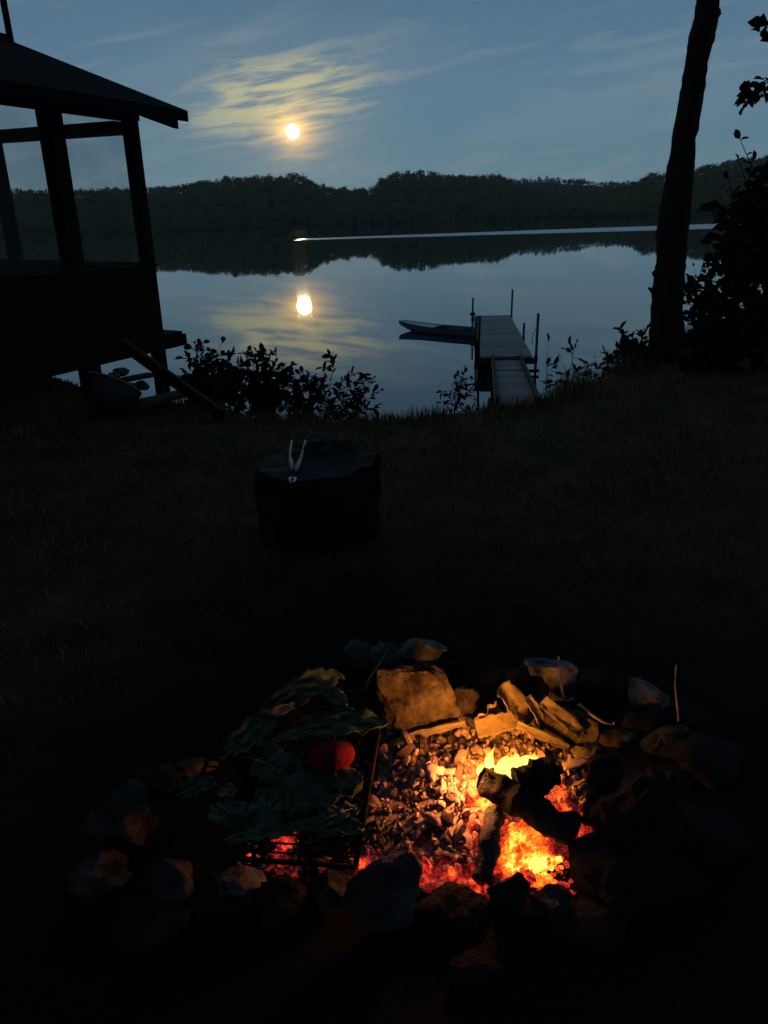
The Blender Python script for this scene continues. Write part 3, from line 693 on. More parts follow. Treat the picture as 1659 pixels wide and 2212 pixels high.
for f in o.data.polygons:
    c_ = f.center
    if c_.x < ge[1].x + (ge[0].x - ge[1].x) * (c_.y - ge[1].y) / (ge[0].y - ge[1].y) and heat_at(c_) < 0.15: f.material_index = 1  # floor on the grate side painted black to read as shade
tag(o, 'grey ash floor of the fire pit', kind='structure')
rng = random.Random(21)
coal_meshes = [rock_mesh('charcoal_lump', (rng.uniform(.9, 1.7), rng.uniform(.7, 1.0), rng.uniform(.6, .9)), 200 + i, 0.4 if i % 2 else 0.0, 0.16, sub=2, cuts=9) for i in range(18)]
for m in coal_meshes: m.materials.append(M['ember'])
pts = []
tries = 0
while len(pts) < 4200 and tries < 90000:
    tries += 1
    p = Vector((rng.uniform(-0.55, 0.70), rng.uniform(1.15, 2.15), 0))
    if not inside(p): continue
    pts.append(p)
def mound(p): return -0.03 + 0.045 * math.exp(-(((p.x - 0.13) / 0.28) ** 2 + ((p.y - 1.66) / 0.22) ** 2)) + 0.03 * max(0, noise.noise(p * 7))
grate_edge = (at(832, 1500, z=0.11), at(768, 1872, z=0.11))
def right_of_grate(p):
    a, b = grate_edge; t = (p.y - b.y) / (a.y - b.y); return p.x > b.x + (a.x - b.x) * t - 0.02
big = [p for p in pts if right_of_grate(p)]; rng.shuffle(big)
COAL_LABEL = 'lump of ash grey charcoal in the open bed of coals beside the grate'; HOT_LABEL = 'glowing red and orange ember lump in the open bed of coals'
for p in big[:300]:
    o = bpy.data.objects.new('charcoal_lump', rng.choice(coal_meshes)); C.objects.link(o)
    h = heat_at(p); s = 0.015 + 0.027 * rng.random() ** 1.5
    o.location = (p.x, p.y, mound(p) + s * 0.45); o.scale = (s * rng.uniform(.8, 1.5), s * rng.uniform(.7, 1.1), s * rng.uniform(.6, 1.1)); o.rotation_euler = (rng.gauss(0, .6), rng.gauss(0, .6), rng.random() * TAU)
    h *= rng.uniform(0.85, 1.1)
    o.color = (h, h, h, 1)
    if h > 0.3: tag(o, HOT_LABEL, 'ember', 'glowing embers in the fire')
    else: tag(o, COAL_LABEL, 'charcoal', 'charcoal lumps in the fire bed')
chosen = set(id(p) for p in big[:300]); mb = MB(); dark = MB(); heats = []
protos = []
for i in range(8):
    m = rock_mesh('x', (rng.uniform(.9, 1.6), .8, .7), 400 + i, 0, 0.16, sub=2, cuts=7); protos.append(([v.co.copy() for v in m.vertices], [tuple(f.vertices) for f in m.polygons])); bpy.data.meshes.remove(m)
for p in pts:
    if id(p) in chosen: continue
    s = 0.006 + 0.014 * rng.random() ** 1.5; V, Fc = rng.choice(protos); Mx = Matrix.Translation((p.x, p.y, mound(p) + s * 0.35)) @ Euler((rng.random() * 6, rng.random() * 6, rng.random() * 6)).to_matrix().to_4x4() @ Matrix.Scale(s, 4)
    h = heat_at(p)
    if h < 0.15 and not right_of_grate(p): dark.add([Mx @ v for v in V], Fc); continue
    mb.add([Mx @ v for v in V], Fc); h = heat_at(p) * rng.uniform(0.75, 1.15); heats += [h] * len(V)
o = mb.build('small_coals', M['ember_bed']); at_ = o.data.attributes.new('coal_heat', 'FLOAT', 'POINT'); at_.data.foreach_set('value', heats)
tag(o, 'fine charcoal, ash and ember crumbs filling the fire pit', kind='stuff')
tag(dark.build('shade_coals', M['char']), 'charcoal under the grate, coloured black as shade', kind='stuff')  # black colour stands in for the shade under the grate

def log_mesh(name, pts, rad, seed, n=16, facet=0.42):
    rng = random.Random(seed); m = MB(); P = []
    pts = [Vector(p) for p in pts]; K = 22
    for i in range(K + 1):
        u = i / K * (len(pts) - 1); j = min(int(u), len(pts) - 2); P.append(pts[j].lerp(pts[j + 1], u - j))
    ra = [rad * (1 + 0.14 * noise.noise(Vector((i * .5, seed, 0)))) * (0.86 if i in (0, K) else 1) for i in range(K + 1)]
    m.tube(P, ra, n)
    off = Vector((seed, seed * 2, 0))
    for i, v in enumerate(m.v):
        q = Vector(v); c = P[min(i // n, K)]; dv = q - c
        m.v[i] = tuple(c + dv * (1 + facet * 0.8 * noise.noise(q * 34 + off) + facet * noise.noise(q * 13 + off) + facet * 0.35 * noise.noise(Vector((q.x * 90, q.y * 90, q.z * 90)))))
    return m
def log(label, a, b, rad, seed, mat='char', sub=None):
    p0, p1 = Vector(a), Vector(b); base = (p0 + p1) / 2; t = thing('charred_log', label, 'log', base, 0, 'pieces of wood in the fire')
    log_mesh('x', [p0 - base, (p0 + p1) / 2 - base + Vector((0, 0, .004)), p1 - base], rad, seed).build('wood', M[mat], t, True)
    d = (p1 - p0).normalized()
    log_mesh('x', [p0 - base - d * .004, p0 - base - d * .002], rad * 0.7, seed + 5, 10).build('burnt_end', M['ashlog'], t, True)
    return t
log('long black charred log lying across the embers', at(1045, 1682, z=0.075), at(1240, 1800, z=0.055), 0.038, 3)
log('short thick charred log behind the long one, beside the flames', at(1112, 1690, z=0.085), at(1200, 1668, z=0.10), 0.040, 4)
log('ash coated grey log leaning between the coals and the brightest embers', at(1072, 1752, z=0.035), at(1040, 1905, z=0.0), 0.026, 5, 'ashlog')
log('small wedge of charred wood at the left foot of the flames', at(1040, 1690, z=0.05), at(1075, 1665, z=0.07), 0.020, 6)
log('thick black log standing at the right of the embers', at(1310, 1640, z=0.14), at(1295, 1790, z=0.02), 0.045, 7)

# flames
def flame(label, px, py, w, h, z0, seed, lean=0.0):
    rng = random.Random(seed); s = px_m(px, py, z0); p = at(px, py, z=z0); m = MB(); K = 22; n = 18
    wm, hm = w * s, h * s
    P, ra = [], []
    for i in range(K + 1):
        t = i / K
        P.append(Vector((lean * hm * t * t + 0.10 * wm * math.sin(t * 7 + seed), 0.05 * wm * math.sin(t * 5 + seed * 2), hm * t)))
        ra.append(max(0.0008, 0.5 * wm * (math.sin(math.pi * (0.30 + 0.70 * t)) ** 1.3) * (1 - 0.45 * t)))
    m.tube(P, ra, n)
    for i, v in enumerate(m.v):
        q = Vector(v); c = P[i // n]; dv = q - c; dv.y *= 0.6
        m.v[i] = tuple(c + dv * (1 + 0.35 * noise.noise(q * 26 + Vector((seed, 0, 0)))))
    o = m.build('flame', M['flame'], None, True); o.location = p
    return tag(o, label, 'flame', 'flames of the camp fire')
flame('tallest yellow tongue of flame at the left of the fire', 1056, 1672, 26, 78, 0.05, 1, 0.12)
flame('short round flame at the far left foot of the fire', 1042, 1676, 30, 40, 0.05, 2, -0.1)
flame('wide white hot flame behind the charred logs', 1104, 1682, 70, 66, 0.06, 3, 0.2)
flame('low yellow flame running along the top of the short log', 1140, 1656, 44, 40, 0.085, 4, 0.5)
flame('narrow pointed flame right of the tallest tongue', 1082, 1668, 24, 52, 0.06, 8, 0.3)
flame('thin flame tip rising from the middle of the white hot flame', 1118, 1662, 26, 56, 0.08, 9, -0.25)
flame('flame licking up between the two charred logs', 1096, 1704, 34, 56, 0.05, 6, -0.2)
def fire_light(px, py, z, watts, rad, col=(1.0, 0.31, 0.014)):
    l = bpy.data.lights.new('fire_glow', 'POINT'); l.energy = watts; l.color = col; l.shadow_soft_size = rad
    o = bpy.data.objects.new('fire_glow', l); C.objects.link(o); o.location = at(px, py, z=z)
fire_light(1088, 1640, 0.09, 5.0, 0.03)
fire_light(1018, 1668, 0.10, 5.0, 0.02, (1.0, 0.30, 0.06))

# ------------------------------------------------------------------ things round the fire: bark, twigs, grate, leaves
def sheet(name, L, Wd, mat, seed, bend=0.3, cup=0.3, th=0.0025, outline='leaf', parent=None, nu=14, nv=8, ruffle=0.05, rib=False):
    rng = random.Random(seed); top = []
    for i in range(nu + 1):
        t = i / nu
        if outline == 'leaf': w = math.sin(math.pi * min(0.04 + t * 0.97, 1.0)) ** 0.6
        elif outline == 'husk': w = (math.sin(math.pi * min(0.10 + t * 0.9, 1.0)) ** 0.5) * (1 + 0.30 * noise.noise(Vector((t * 3.3, seed * 3.1, 7))))
        else: w = 0.72 + 0.5 * noise.noise(Vector((t * 4, seed, 2)))
        for j in range(nv + 1):
            s = 2 * j / nv - 1; ww = w
            if outline == 'husk': ww *= 1 + 0.30 * noise.noise(Vector((t * 7, seed * 1.7 + (s > 0) * 5, 1))) + 0.12 * noise.noise(Vector((t * 19, seed * 1.7 + (s > 0) * 5, 1)))
            else: ww *= 1 + 0.18 * noise.noise(Vector((t * 9, seed + (s > 0) * 5, 1)))
            x = (t - .5) * L; y = s * ww * Wd / 2
            z = bend * L * (0.25 - (t - .5) ** 2) * 2 + cup * Wd * s * s * 0.5 + ruffle * Wd * noise.noise(Vector((t * 5, s * 3, seed)))
            if rib: z += 0.03 * Wd * math.exp(-(s * 7) ** 2) + 0.012 * Wd * math.sin((t * 7 - abs(s) * 2) * TAU)
            top.append(Vector((x, y, z)))
    N = len(top); m = MB(); m.v = [tuple(p) for p in top] + [tuple(p - Vector((0, 0, th))) for p in top]
    g = lambda i, j: i * (nv + 1) + j
    for i in range(nu):
        for j in range(nv):
            q = (g(i, j), g(i + 1, j), g(i + 1, j + 1), g(i, j + 1)); m.f.append(q); m.f.append(tuple(k + N for k in q[::-1]))
    per = [g(0, j) for j in range(nv)] + [g(i, nv) for i in range(nu)] + [g(nu, j) for j in range(nv, 0, -1)] + [g(i, 0) for i in range(nu, 0, -1)]
    for a, b in zip(per, per[1:] + per[:1]): m.f.append((a, b, b + N, a + N))
    return m.build(name, M[mat], parent, True)
def bark(label, px, py, L, Wd, z, rot, seed, cup=0.5, bend=0.2):
    s = px_m(px, py, z); o = sheet('bark_curl', L * s, Wd * s, 'barkcurl', seed, bend, cup, 0.004, 'bark', ruffle=0.12)
    o.location = at(px, py, z=z); o.rotation_euler = [R(a) for a in rot]; tag(o, label, 'bark', 'curled bark pieces behind the flames')
bark('upright curled bark piece, brightest yellow, behind the flames', 1106, 1518, 110, 66, 0.11, (62, 58, 14), 1, 0.35, 0.1)
bark('bark piece bowed towards the fire under the brightest curl', 1074, 1562, 96, 56, 0.06, (58, -8, 8), 2, 0.25, 0.1)
bark('narrow bark strip standing between the two large bark curls', 1156, 1542, 110, 34, 0.09, (70, 64, 26), 3, 0.3, 0.1)
bark('long tilted bark strip leaning right over the dark slab', 1214, 1548, 112, 40, 0.10, (58, 40, -12), 4, 0.25, 0.06)
bark('thin bark edge lying along the embers behind the fire', 1175, 1592, 130, 24, 0.035, (50, 26, -8), 5, 0.2, 0.05)
bark('dull bark scrap beneath the grey stone left of the bark pile', 1055, 1545, 60, 50, 0.07, (60, -20, 30), 6)
bark('small bark piece lying in front of the low amber stone', 1265, 1620, 60, 30, 0.05, (40, -10, 12), 7)
bark('bark strip along the foot of the amber slab', 925, 1585, 170, 20, 0.03, (40, -10, 8), 8, 0.2)
def twig(label, pts, r, group='twigs stuck among the fire stones'):
    P = [at(x, y, z=z) for x, y, z in pts]; base = P[0]; t = thing('twig', label, 'twig', base, 0, group)
    n = len(P); MB().tube([p - base for p in P], [r * (1 - 0.4 * i / n) for i in range(n)], 7, True, 0.06).build('stick', M['twig'], t, True)
    k = P[-1] - base; MB().tube([k, k + Vector((0.002, 0, r * 2.2))], [r * 0.75, r * 0.4], 6).build('knob', M['twig'], t, True)
twig('thin pale twig with a hooked lower end at the back of the fire', [(1238, 1508, .08), (1222, 1515, .075), (1216, 1500, .09), (1210, 1465, .12), (1206, 1425, .16)], 0.0055)
twig('crooked twig running down to the low amber stone', [(1250, 1520, .10), (1275, 1542, .09), (1302, 1560, .08), (1325, 1566, .07)], 0.005)
twig('thin straight stalk rising at the far right of the ring', [(1466, 1558, .10), (1463, 1520, .14), (1458, 1482, .18), (1460, 1440, .24)], 0.0035)
twig('short stick lying on the stones at the left of the grate', [(478, 1640, .08), (495, 1628, .09), (508, 1618, .095)], 0.006)
twig('forked orange lit stick at the back left of the amber slab', [(790, 1490, .06), (800, 1462, .09), (815, 1440, .11), (838, 1405, .15)], 0.005)

# grate
GZ = 0.11
tr, br = grate_edge; bl = at(345, 1862, z=GZ); uu = (tr - br); Lg = uu.length; uu.normalize(); vv = Vector((-uu.y, uu.x, 0)); Wg = (bl - br).length
t = thing('grill_grate', 'rusty iron cooking grate lying over the left half of the fire', 'grate', (br.x, br.y, 0))
def gp(a, b, z=GZ): return br + uu * a + vv * b - Vector((br.x, br.y, 0)) + Vector((0, 0, z - br.z))
for a, b in ((gp(0, 0), gp(Lg, 0)), (gp(0, Wg), gp(Lg, Wg)), (gp(0, 0), gp(0, Wg)), (gp(Lg, 0), gp(Lg, Wg))):
    MB().tube([a, (a + b) / 2, b], 0.0065, 8).build('frame_bar', M['iron'], t, True)
nrod = 24
rodm = None
for k in range(1, nrod):
    f = Lg * k / nrod
    o = MB().tube([gp(f, 0.003), gp(f, Wg / 2, GZ - 0.002), gp(f, Wg - 0.003)], 0.0026, 6).build('rod', M['iron'], t, True)
for b in (Wg * 0.12, Wg * 0.6):
    MB().tube([gp(0.003, b, GZ - 0.008), gp(Lg / 2, b, GZ - 0.008), gp(Lg - 0.003, b, GZ - 0.008)], 0.0035, 6).build('cross_rod', M['iron'], t, True)
# green leaves and husks on the grate
def husk(label, px, py, L, Wd, rz, seed, z=GZ + 0.012, mat='husk', bend=0.15, cup=0.25, tilt=(0, 0)):
    s = px_m(px, py, z); p = at(px, py, z=z); t = thing('green_leaf', label, 'leaf', p, R(rz), 'large leaves on and beside the grate')
    t.rotation_euler = (R(tilt[0]), R(tilt[1]), R(rz))
    sheet('blade', L * s, Wd * s, mat, seed, bend, cup, 0.002, 'husk', t, nu=26, nv=12, rib=True, ruffle=0.20)
    MB().tube([(-L * s * .56, 0, 0.0), (-L * s * .3, 0, bend * L * s * .32 + .004), (L * s * .3, 0, bend * L * s * .32 + .004)], [0.004, 0.003, 0.0012], 6).build('midrib', M['husk_pale'], t, True)
husk('broad dark green leaf across the top right of the grate', 745, 1572, 190, 72, 4, 1, tilt=(10, 0))
husk('green leaf with pale ragged veins at the back left of the grate', 640, 1505, 170, 60, 38, 2, tilt=(25, -8))
husk('pale torn leaf edge below the ragged green leaf', 590, 1545, 130, 28, 34, 3, mat='husk_pale', tilt=(30, 0))
husk('large dark leaf covering the middle of the grate', 690, 1720, 200, 110, 20, 4)
husk('dark green leaf at the lower right of the grate', 700, 1790, 180, 70, -8, 5)
husk('small light green leaf on the stones left of the grate', 430, 1702, 84, 46, 28, 6, z=0.12, tilt=(20, 0))
husk('small yellowish leaf beside the light green one', 492, 1712, 40, 36, -20, 7, z=0.11, mat='husk_pale')
husk('narrow green leaf under the broad one, left of the red tomato', 640, 1595, 130, 30, 16, 8, z=GZ + 0.006)
husk('dark green leaf to the left of the large middle leaf', 590, 1740, 120, 80, 60, 9)
husk('reddish brown leaf lit at its tip by the back stones', 728, 1508, 70, 34, -48, 10, z=GZ + 0.03, mat='husk_pale', tilt=(30, 0))
husk('crumpled green leaf lying between the broad leaf and the middle leaf', 605, 1672, 120, 90, -30, 21, tilt=(8, 10))
husk('wide ragged leaf at the lower left of the grate', 570, 1800, 150, 84, 12, 22)
husk('torn green leaf hanging over the right edge bar of the grate', 752, 1690, 90, 70, 70, 23, z=GZ + 0.02, tilt=(0, 14))
husk('folded leaf on top of the ragged leaf at the back', 690, 1480, 110, 70, 20, 24, z=GZ + 0.05, tilt=(28, 6))
husk('dull leaf tucked under the pale torn leaf at the left back', 545, 1590, 130, 60, 48, 25, z=GZ + 0.01, tilt=(20, -8))
husk('dark crumpled leaf at the left edge of the grate', 500, 1770, 110, 76, -50, 26)
husk('green leaf scrap below the torn leaf near the edge bar', 735, 1762, 100, 50, 34, 27, z=GZ + 0.02, tilt=(6, 8))
# tomato
s = px_m(718, 1636, GZ + .03); m = MB(); n, K = 36, 20
for i in range(K + 1):
    ph = math.pi * i / K
    for k in range(n):
        a = TAU * k / n; r_ = (1 + 0.05 * math.cos(5 * a)) * math.sin(ph)
        z = math.cos(ph) * 0.82 - 0.22 * math.exp(-(ph / 0.35) ** 2)
        m.v.append((r_ * 0.056, r_ * 0.056, 0)[:0] + (r_ * 0.055 * math.cos(a), r_ * 0.055 * math.sin(a), z * 0.056))
m.f = [(i * n + k, (i + 1) * n + k, (i + 1) * n + (k + 1) % n, i * n + (k + 1) % n) for i in range(K) for k in range(n)]
t = thing('tomato', 'round red tomato roasting on the grate among the leaves', 'tomato', at(718, 1636, z=GZ + 0.05)); m.build('fruit', M['tomato'], t, True)
t.rotation_euler = (R(-50), R(-20), 0); t.scale = (1.1, 1.0, 0.95)
st = MB()
for k in range(5):
    a = TAU * k / 5; st.add([(0, 0, .040), (0.006 * math.cos(a + .6), 0.006 * math.sin(a + .6), .041), (0.022 * math.cos(a), 0.022 * math.sin(a), .048), (0.006 * math.cos(a - .6), 0.006 * math.sin(a - .6), .041)], [(0, 1, 2, 3)])
st.tube([(0, 0, .038), (0.002, 0, .055)], 0.003, 6); st.build('calyx', M['husk'], t)

# ------------------------------------------------------------------ stump with pliers
sc_ = at(680, 1010, z=0.36); sc_ = Vector((-0.335, 3.52, 0))
t = thing('stump', 'wide black tree stump with a stepped top standing on the lawn', 'stump', sc_)
m = MB(); n, zs = 56, [-0.03, 0.03, 0.10, 0.18, 0.26, 0.33, 0.375, 0.39]
for i, z in enumerate(zs):
    for k in range(n):
        a = TAU * k / n; r_ = 0.305 + 0.05 * noise.noise(Vector((math.cos(a) * 2.2, math.sin(a) * 2.2, 3))) + 0.045 * noise.noise(Vector((math.cos(a) * 7, math.sin(a) * 7, z * 4))) + 0.02 * max(0, 0.1 - z) * 4 - 0.03 * (0.4 - z)
        if i == len(zs) - 1: r_ -= 0.012
        m.v.append((r_ * math.cos(a), r_ * 0.97 * math.sin(a), z + (0.012 * noise.noise(Vector((a * 2, 5, 0))) if i > 5 else 0)))
m.f = [(i * n + k, i * n + (k + 1) % n, (i + 1) * n + (k + 1) % n, (i + 1) * n + k) for i in range(len(zs) - 1) for k in range(n)]
m.build('bark', M['stump_bark'], t, True)
m = MB(); m.v.append((0, 0, 0.392))
for ring in range(1, 9):
    for k in range(n):
        a = TAU * k / n; r_ = (0.292 + 0.05 * noise.noise(Vector((math.cos(a) * 2.2, math.sin(a) * 2.2, 3)))) * ring / 8
        x, y = r_ * math.cos(a), r_ * math.sin(a) * .97
        m.v.append((x, y, 0.392 + 0.022 * noise.noise(Vector((x * 9, y * 9, 2)))))
for k in range(n): m.f.append((0, 1 + k, 1 + (k + 1) % n))
for ring in range(7):
    for k in range(n): m.f.append((1 + ring * n + k, 1 + (ring + 1) * n + k, 1 + (ring + 1) * n + (k + 1) % n, 1 + ring * n + (k + 1) % n))
m.build('cut_top', M['stump_top'], t, True)
rm = rock_mesh('raised_edge', (0.34, 0.17, 0.10), 77, 0.3, 0.08, 3); o = obj('raised_edge', rm, M['stone'], t); o.location = (0.07, 0.19, 0.42); o.rotation_euler = (R(10), 0, R(-8))
# pliers
pp = at(632, 1036, z=0.405); t = thing('pliers', 'pair of pliers with pale handles and a shiny tip lying on the stump', 'pliers', pp)
for px, mid in ((630, (626, 985)), (660, (650, 990))):
    a, b, c = at(634, 1026, z=.408) - pp, at(mid[0], mid[1], z=.41) - pp, at(px, 952, z=.412) - pp
    MB().tube([a.lerp(b, .35), b, c], [0.006, 0.007, 0.006], 8).build('handle', M['pale_handle'], t, True)
    MB().tube([a.lerp(b, .28), a.lerp(b, .5), a.lerp(b, .85)], [0.008, 0.012, 0.009], 8).build('grip', M['pale_handle'], t, True)
for sx in (-1, 1):
    MB().tube([Vector((sx * .004, .02, 0)), Vector((sx * .014, 0.0, .002)), Vector((sx * .004, -.045, 0))], [0.008, 0.009, 0.003], 8).build('jaw', M['steel'], t, True)

# ------------------------------------------------------------------ dock, gangway, boat
DK = -1.4; n0, n1 = Vector((2.83, 16.55, 0)), Vector((3.59, 23.9, 0)); dd = (n1 - n0); DL = dd.length; drz = math.atan2(-dd.x, dd.y)
dock = thing('dock', 'grey wooden dock with upright posts reaching out into the lake', 'dock', (n0.x, n0.y, WATER), drz)
HW = 0.57; z0 = DK - WATER
npl = 50
for k in range(npl):
    y = DL * k / npl; MB().box(-HW, HW, y + .006, y + DL / npl - .006, z0 - .035 + (k % 3) * .001, z0 + (k % 3) * .002).build('plank', M['grey_wood'], dock)
for x in (-HW + .03, HW - .03): MB().box(x - .025, x + .025, 0.02, DL - .02, z0 - .19, z0 - .037).build('side_beam', M['post_wood'], dock)
MB().box(-HW - .06, HW + .08, -.06, .0, z0 - .17, z0 - .04).build('end_beam', M['post_wood'], dock)
MB().box(HW - .25, HW + .16, -.05, -.005, z0 - .36, z0 - .30).build('brace', M['post_wood'], dock)
for x, y, top in ((-HW - .04, DL - .1, .56), (HW + .02, DL - .25, .80), (HW + .05, 3.0, .32), (HW + .09, .1, .90), (-HW - .04, .15, .87), (-HW - .04, 2.6, .55)):
    p_ = MB().tube([(x, y, -1.6), (x, y, 0.3), (x + .01, y, z0 + top)], 0.030, 9).build('post', M['post_wood'], dock, True)
    MB().tube([(x, y, z0 - .16), (x, y, z0 - .03)], 0.042, 9).build('collar', M['iron'], p_, True)
px_, y_ = HW + .09, .1
MB().tube([(px_ - .02, y_ - .04, z0 + .62), (px_ - .08, y_ - .05, z0 + .5), (px_ - .11, y_ - .04, z0 + .35), (px_ - .09, y_ - .04, z0 + .25)], 0.010, 6).build('rope', M['plastic_pale'], dock, True)
MB().tube([(-HW - .09, DL - .12, z0 + .05), (-HW - .02, DL - .06, z0 + .10), (-HW + .02, DL - .1, z0 + .04)], 0.05, 8).build('mooring_rope', M['plastic_dark'], dock, True)
# gangway
g0, g1 = at(1094, 779, z=-1.52), at(1112, 852, z=-1.22); g1 = g1 + (g1 - g0) * 0.25
dg = g1 - g0; gw = thing('gangway', 'narrow grey plank gangway leading from the bank to the dock', 'gangway', g0)
Mg = Matrix.Identity(3); ex = Vector((dg.y, -dg.x, 0)).normalized() * -1; ey = dg.normalized(); ez = ex.cross(ey); Mg = Matrix((ex, ey, ez)).transposed().to_4x4()
LG = dg.length; ng = 30
for k in range(ng):
    if k == 9: continue
    y = LG * k / ng; MB().box(-.34, .34, y + .004, y + LG / ng - .004, -.03, (k % 3) * .002, Mg).build('plank', M['grey_wood'], gw)
for x in (-.3, .3): MB().box(x - .025, x + .025, 0.0, LG, -.15, -.032, Mg).build('side_beam', M['post_wood'], gw)
for x, y in ((-.38, LG * .74), (.40, LG * .70)):
    q = Mg @ Vector((x, y, 0)); MB().tube([(q.x, q.y, -.9), (q.x, q.y, .0), (q.x, q.y, .16)], 0.045, 8).build('stake', M['post_wood'], gw, True)
# marker lamp
lp = at(1032, 838, y=12.2)
t = thing('marker_lamp', 'small glowing yellow lamp on a stake beside the gangway', 'lamp', (lp.x, lp.y, gz(lp.x, lp.y)))
hh = lp.z - gz(lp.x, lp.y)
MB().tube([(0, 0, -.1), (0, 0, hh - .06)], 0.012, 6).build('stake', M['iron'], t, True)
lathe([(0, -.06), (.022, -.06), (.028, -.02), (.028, .04), (.02, .06), (0, .06)], 14).build('glass', M['lamp_glow'], t, True); t.children[-1].location = (0, 0, hh)
lathe([(0, .062), (.036, .062), (.03, .085), (0, .09)], 14).build('cap', M['iron'], t, True); t.children[-1].location = (0, 0, hh)
# boat
K0, K1 = at(866, 705, z=WATER + .1), at(1018, 718, z=WATER + .1); kd = K1 - K0; KL = kd.length + 1.3
boat = thing('canoe', 'slim boat with an upturned bow moored beside the dock', 'boat', (K0.x, K0.y, WATER), math.atan2(kd.y, kd.x))
m = MB(); ns, nc = 24, 13
sec = []
for i in range(ns + 1):
    t_ = i / ns; w = 0.36 * (math.sin(math.pi * min(max(t_ * 0.94 + 0.03, 0), 1)) ** 0.55); sheer = 0.18 + 0.09 * max(0, (0.34 - t_) / 0.34) ** 1.5 + 0.10 * max(0, (t_ - .8) / .2) ** 2
    keel = -0.08 + 0.24 * max(0, (0.22 - t_) / 0.22) ** 1.4 + .18 * max(0, (t_ - .92) / .08) ** 2
    for k in range(nc):
        a = math.pi * k / (nc - 1); c_ = math.cos(a); s_ = math.sin(a)
        m.v.append((t_ * KL, w * (abs(c_) ** 0.7) * (1 if c_ >= 0 else -1), sheer - (sheer - keel) * s_ ** 0.8))
m.f = [(i * nc + k, (i + 1) * nc + k, (i + 1) * nc + k + 1, i * nc + k + 1) for i in range(ns) for k in range(nc - 1)]
m.build('hull', M['hull'], boat, True)
m2 = MB()
def deck(i0, i1):
    d_ = MB()
    for i in range(i0, i1 + 1):
        a_1, b_1 = Vector(m.v[i * nc]), Vector(m.v[i * nc + nc - 1]); mid_ = (a_1 + b_1) / 2 + Vector((0, 0, .035))
        d_.v += [tuple(a_1 + Vector((0, .012, .004))), tuple(mid_), tuple(b_1 + Vector((0, -.012, .004)))]
    for i in range(i1 - i0):
        for k in (0, 1): d_.f.append((i * 3 + k, (i + 1) * 3 + k, (i + 1) * 3 + k + 1, i * 3 + k + 1))
    return d_
deck(0, 9).build('bow_deck', M['hull_top'], boat, True); deck(19, 24).build('stern_deck', M['hull_top'], boat, True)
for side in (0, nc - 1):
    MB().tube([Vector(m.v[i * nc + side]) + Vector((0, 0, .012)) for i in range(ns + 1)], 0.016, 6).build('gunwale', M['plastic_dark'], boat, True)
MB().box(KL * .52, KL * .60, -.30, .30, .13, .16).build('seat', M['post_wood'], boat)

# ------------------------------------------------------------------ tree at the right
TY = 8.25
prof = [(0, 1530, 44), (40, 1526, 46), (90, 1514, 50), (120, 1507, 46), (200, 1494, 48), (300, 1479, 47), (400, 1466, 54), (470, 1454, 60), (560, 1449, 62), (600, 1445, 60), (680, 1441, 62), (740, 1440, 68), (800, 1436, 86), (850, 1432, 120)]
tree = thing('leaning_tree', 'tall black tree trunk leaning right at the edge of the lake bank', 'tree', at(1436, 800, y=TY))
tb_ = tree.location.copy(); P, ra = [], []
for y, x, w in prof[::-1]:
    p = at(x, y, y=TY); dep = (p - Vector((0, 0, CAM_Z))).dot(CAM_M.to_3x3() @ Vector((0, 0, -1))); P.append(p - tb_); ra.append(w / 2 * 1.06 * dep / F_)
top = P[-1].copy(); dirn = (P[-1] - P[-4]).normalized()
for k in range(1, 7): P.append(top + dirn * k * 0.9 + Vector((.05 * k, .02 * k * k, 0))); ra.append(ra[len(prof) - 1] * (1 - k * 0.12))
m = MB(); nn = 20; PP, RR = [], []
for i in range(len(P) - 1):
    for j in range(5): PP.append(P[i].lerp(P[i + 1], j / 5)); RR.append(ra[i] + (ra[i + 1] - ra[i]) * j / 5)
PP.append(P[-1]); RR.append(ra[-1]); m.tube(PP, RR, nn)
for i, v in enumerate(m.v):
    q = Vector(v); c_ = PP[min(i // nn, len(PP) - 1)]; dv = q - c_
    m.v[i] = tuple(c_ + dv * (1 + 0.16 * noise.noise(Vector((q.x * 9, q.y * 9, q.z * 3))) + 0.14 * noise.noise(Vector((q.x * 25, q.y * 25, q.z * 12)))))
m.build('trunk', M['bark'], tree, True)
for (px, py, r_) in ((1549, 30, .035), (1546, 12, .03), (1494, 96, .04), (1502, 262, .03), (1417, 592, .04)):
    p = at(px, py, y=TY - .05) - tb_; o = obj('bark_knot', rock_mesh('bark_knot', (r_ * 2, r_ * 2, r_ * 2.6), int(px), sub=3), M['bark'], tree); o.location = p
for px, py, ex, ey in ((1500, 190, 1524, 172), (1420, 640, 1402, 622)):
    p, e = at(px, py, y=TY) - tb_, at(ex, ey, y=TY - .05) - tb_; MB().tube([p, p.lerp(e, .6), e], [.035, .024, .016], 7, True, .12).build('branch_stub', M['bark'], tree)
rng = random.Random(5); br_, fo = MB(), MB()
for k in range(16):
    i = len(P) - 6 + k % 6; a = rng.random() * TAU; p = P[i]; e = p + Vector((math.cos(a) * rng.uniform(1.4, 3.4), math.sin(a) * rng.uniform(1.4, 3.2), rng.uniform(0.6, 2.0)))
    c_ = stem_curve(p, e, rng); br_.tube(c_, [0.05 * (1 - .85 * j / 7) for j in range(8)], 6)
    for _ in range(170):
        u = rng.uniform(2, 7); j = min(int(u), 6); q = c_[j].lerp(c_[j + 1], u - j) + Vector((rng.gauss(0, .4), rng.gauss(0, .4), rng.gauss(0, .3)))
        if (q + tb_).z < CAM_Z + (q + tb_).length * 0.32: continue
        leaf_add(fo, q, Vector((rng.gauss(0, 1), rng.gauss(0, 1), rng.gauss(-.3, .6))), 0.13, rng)
br_.build('branches', M['bark'], tree, True); fo.build('crown', M['leaf_dark'], tree)

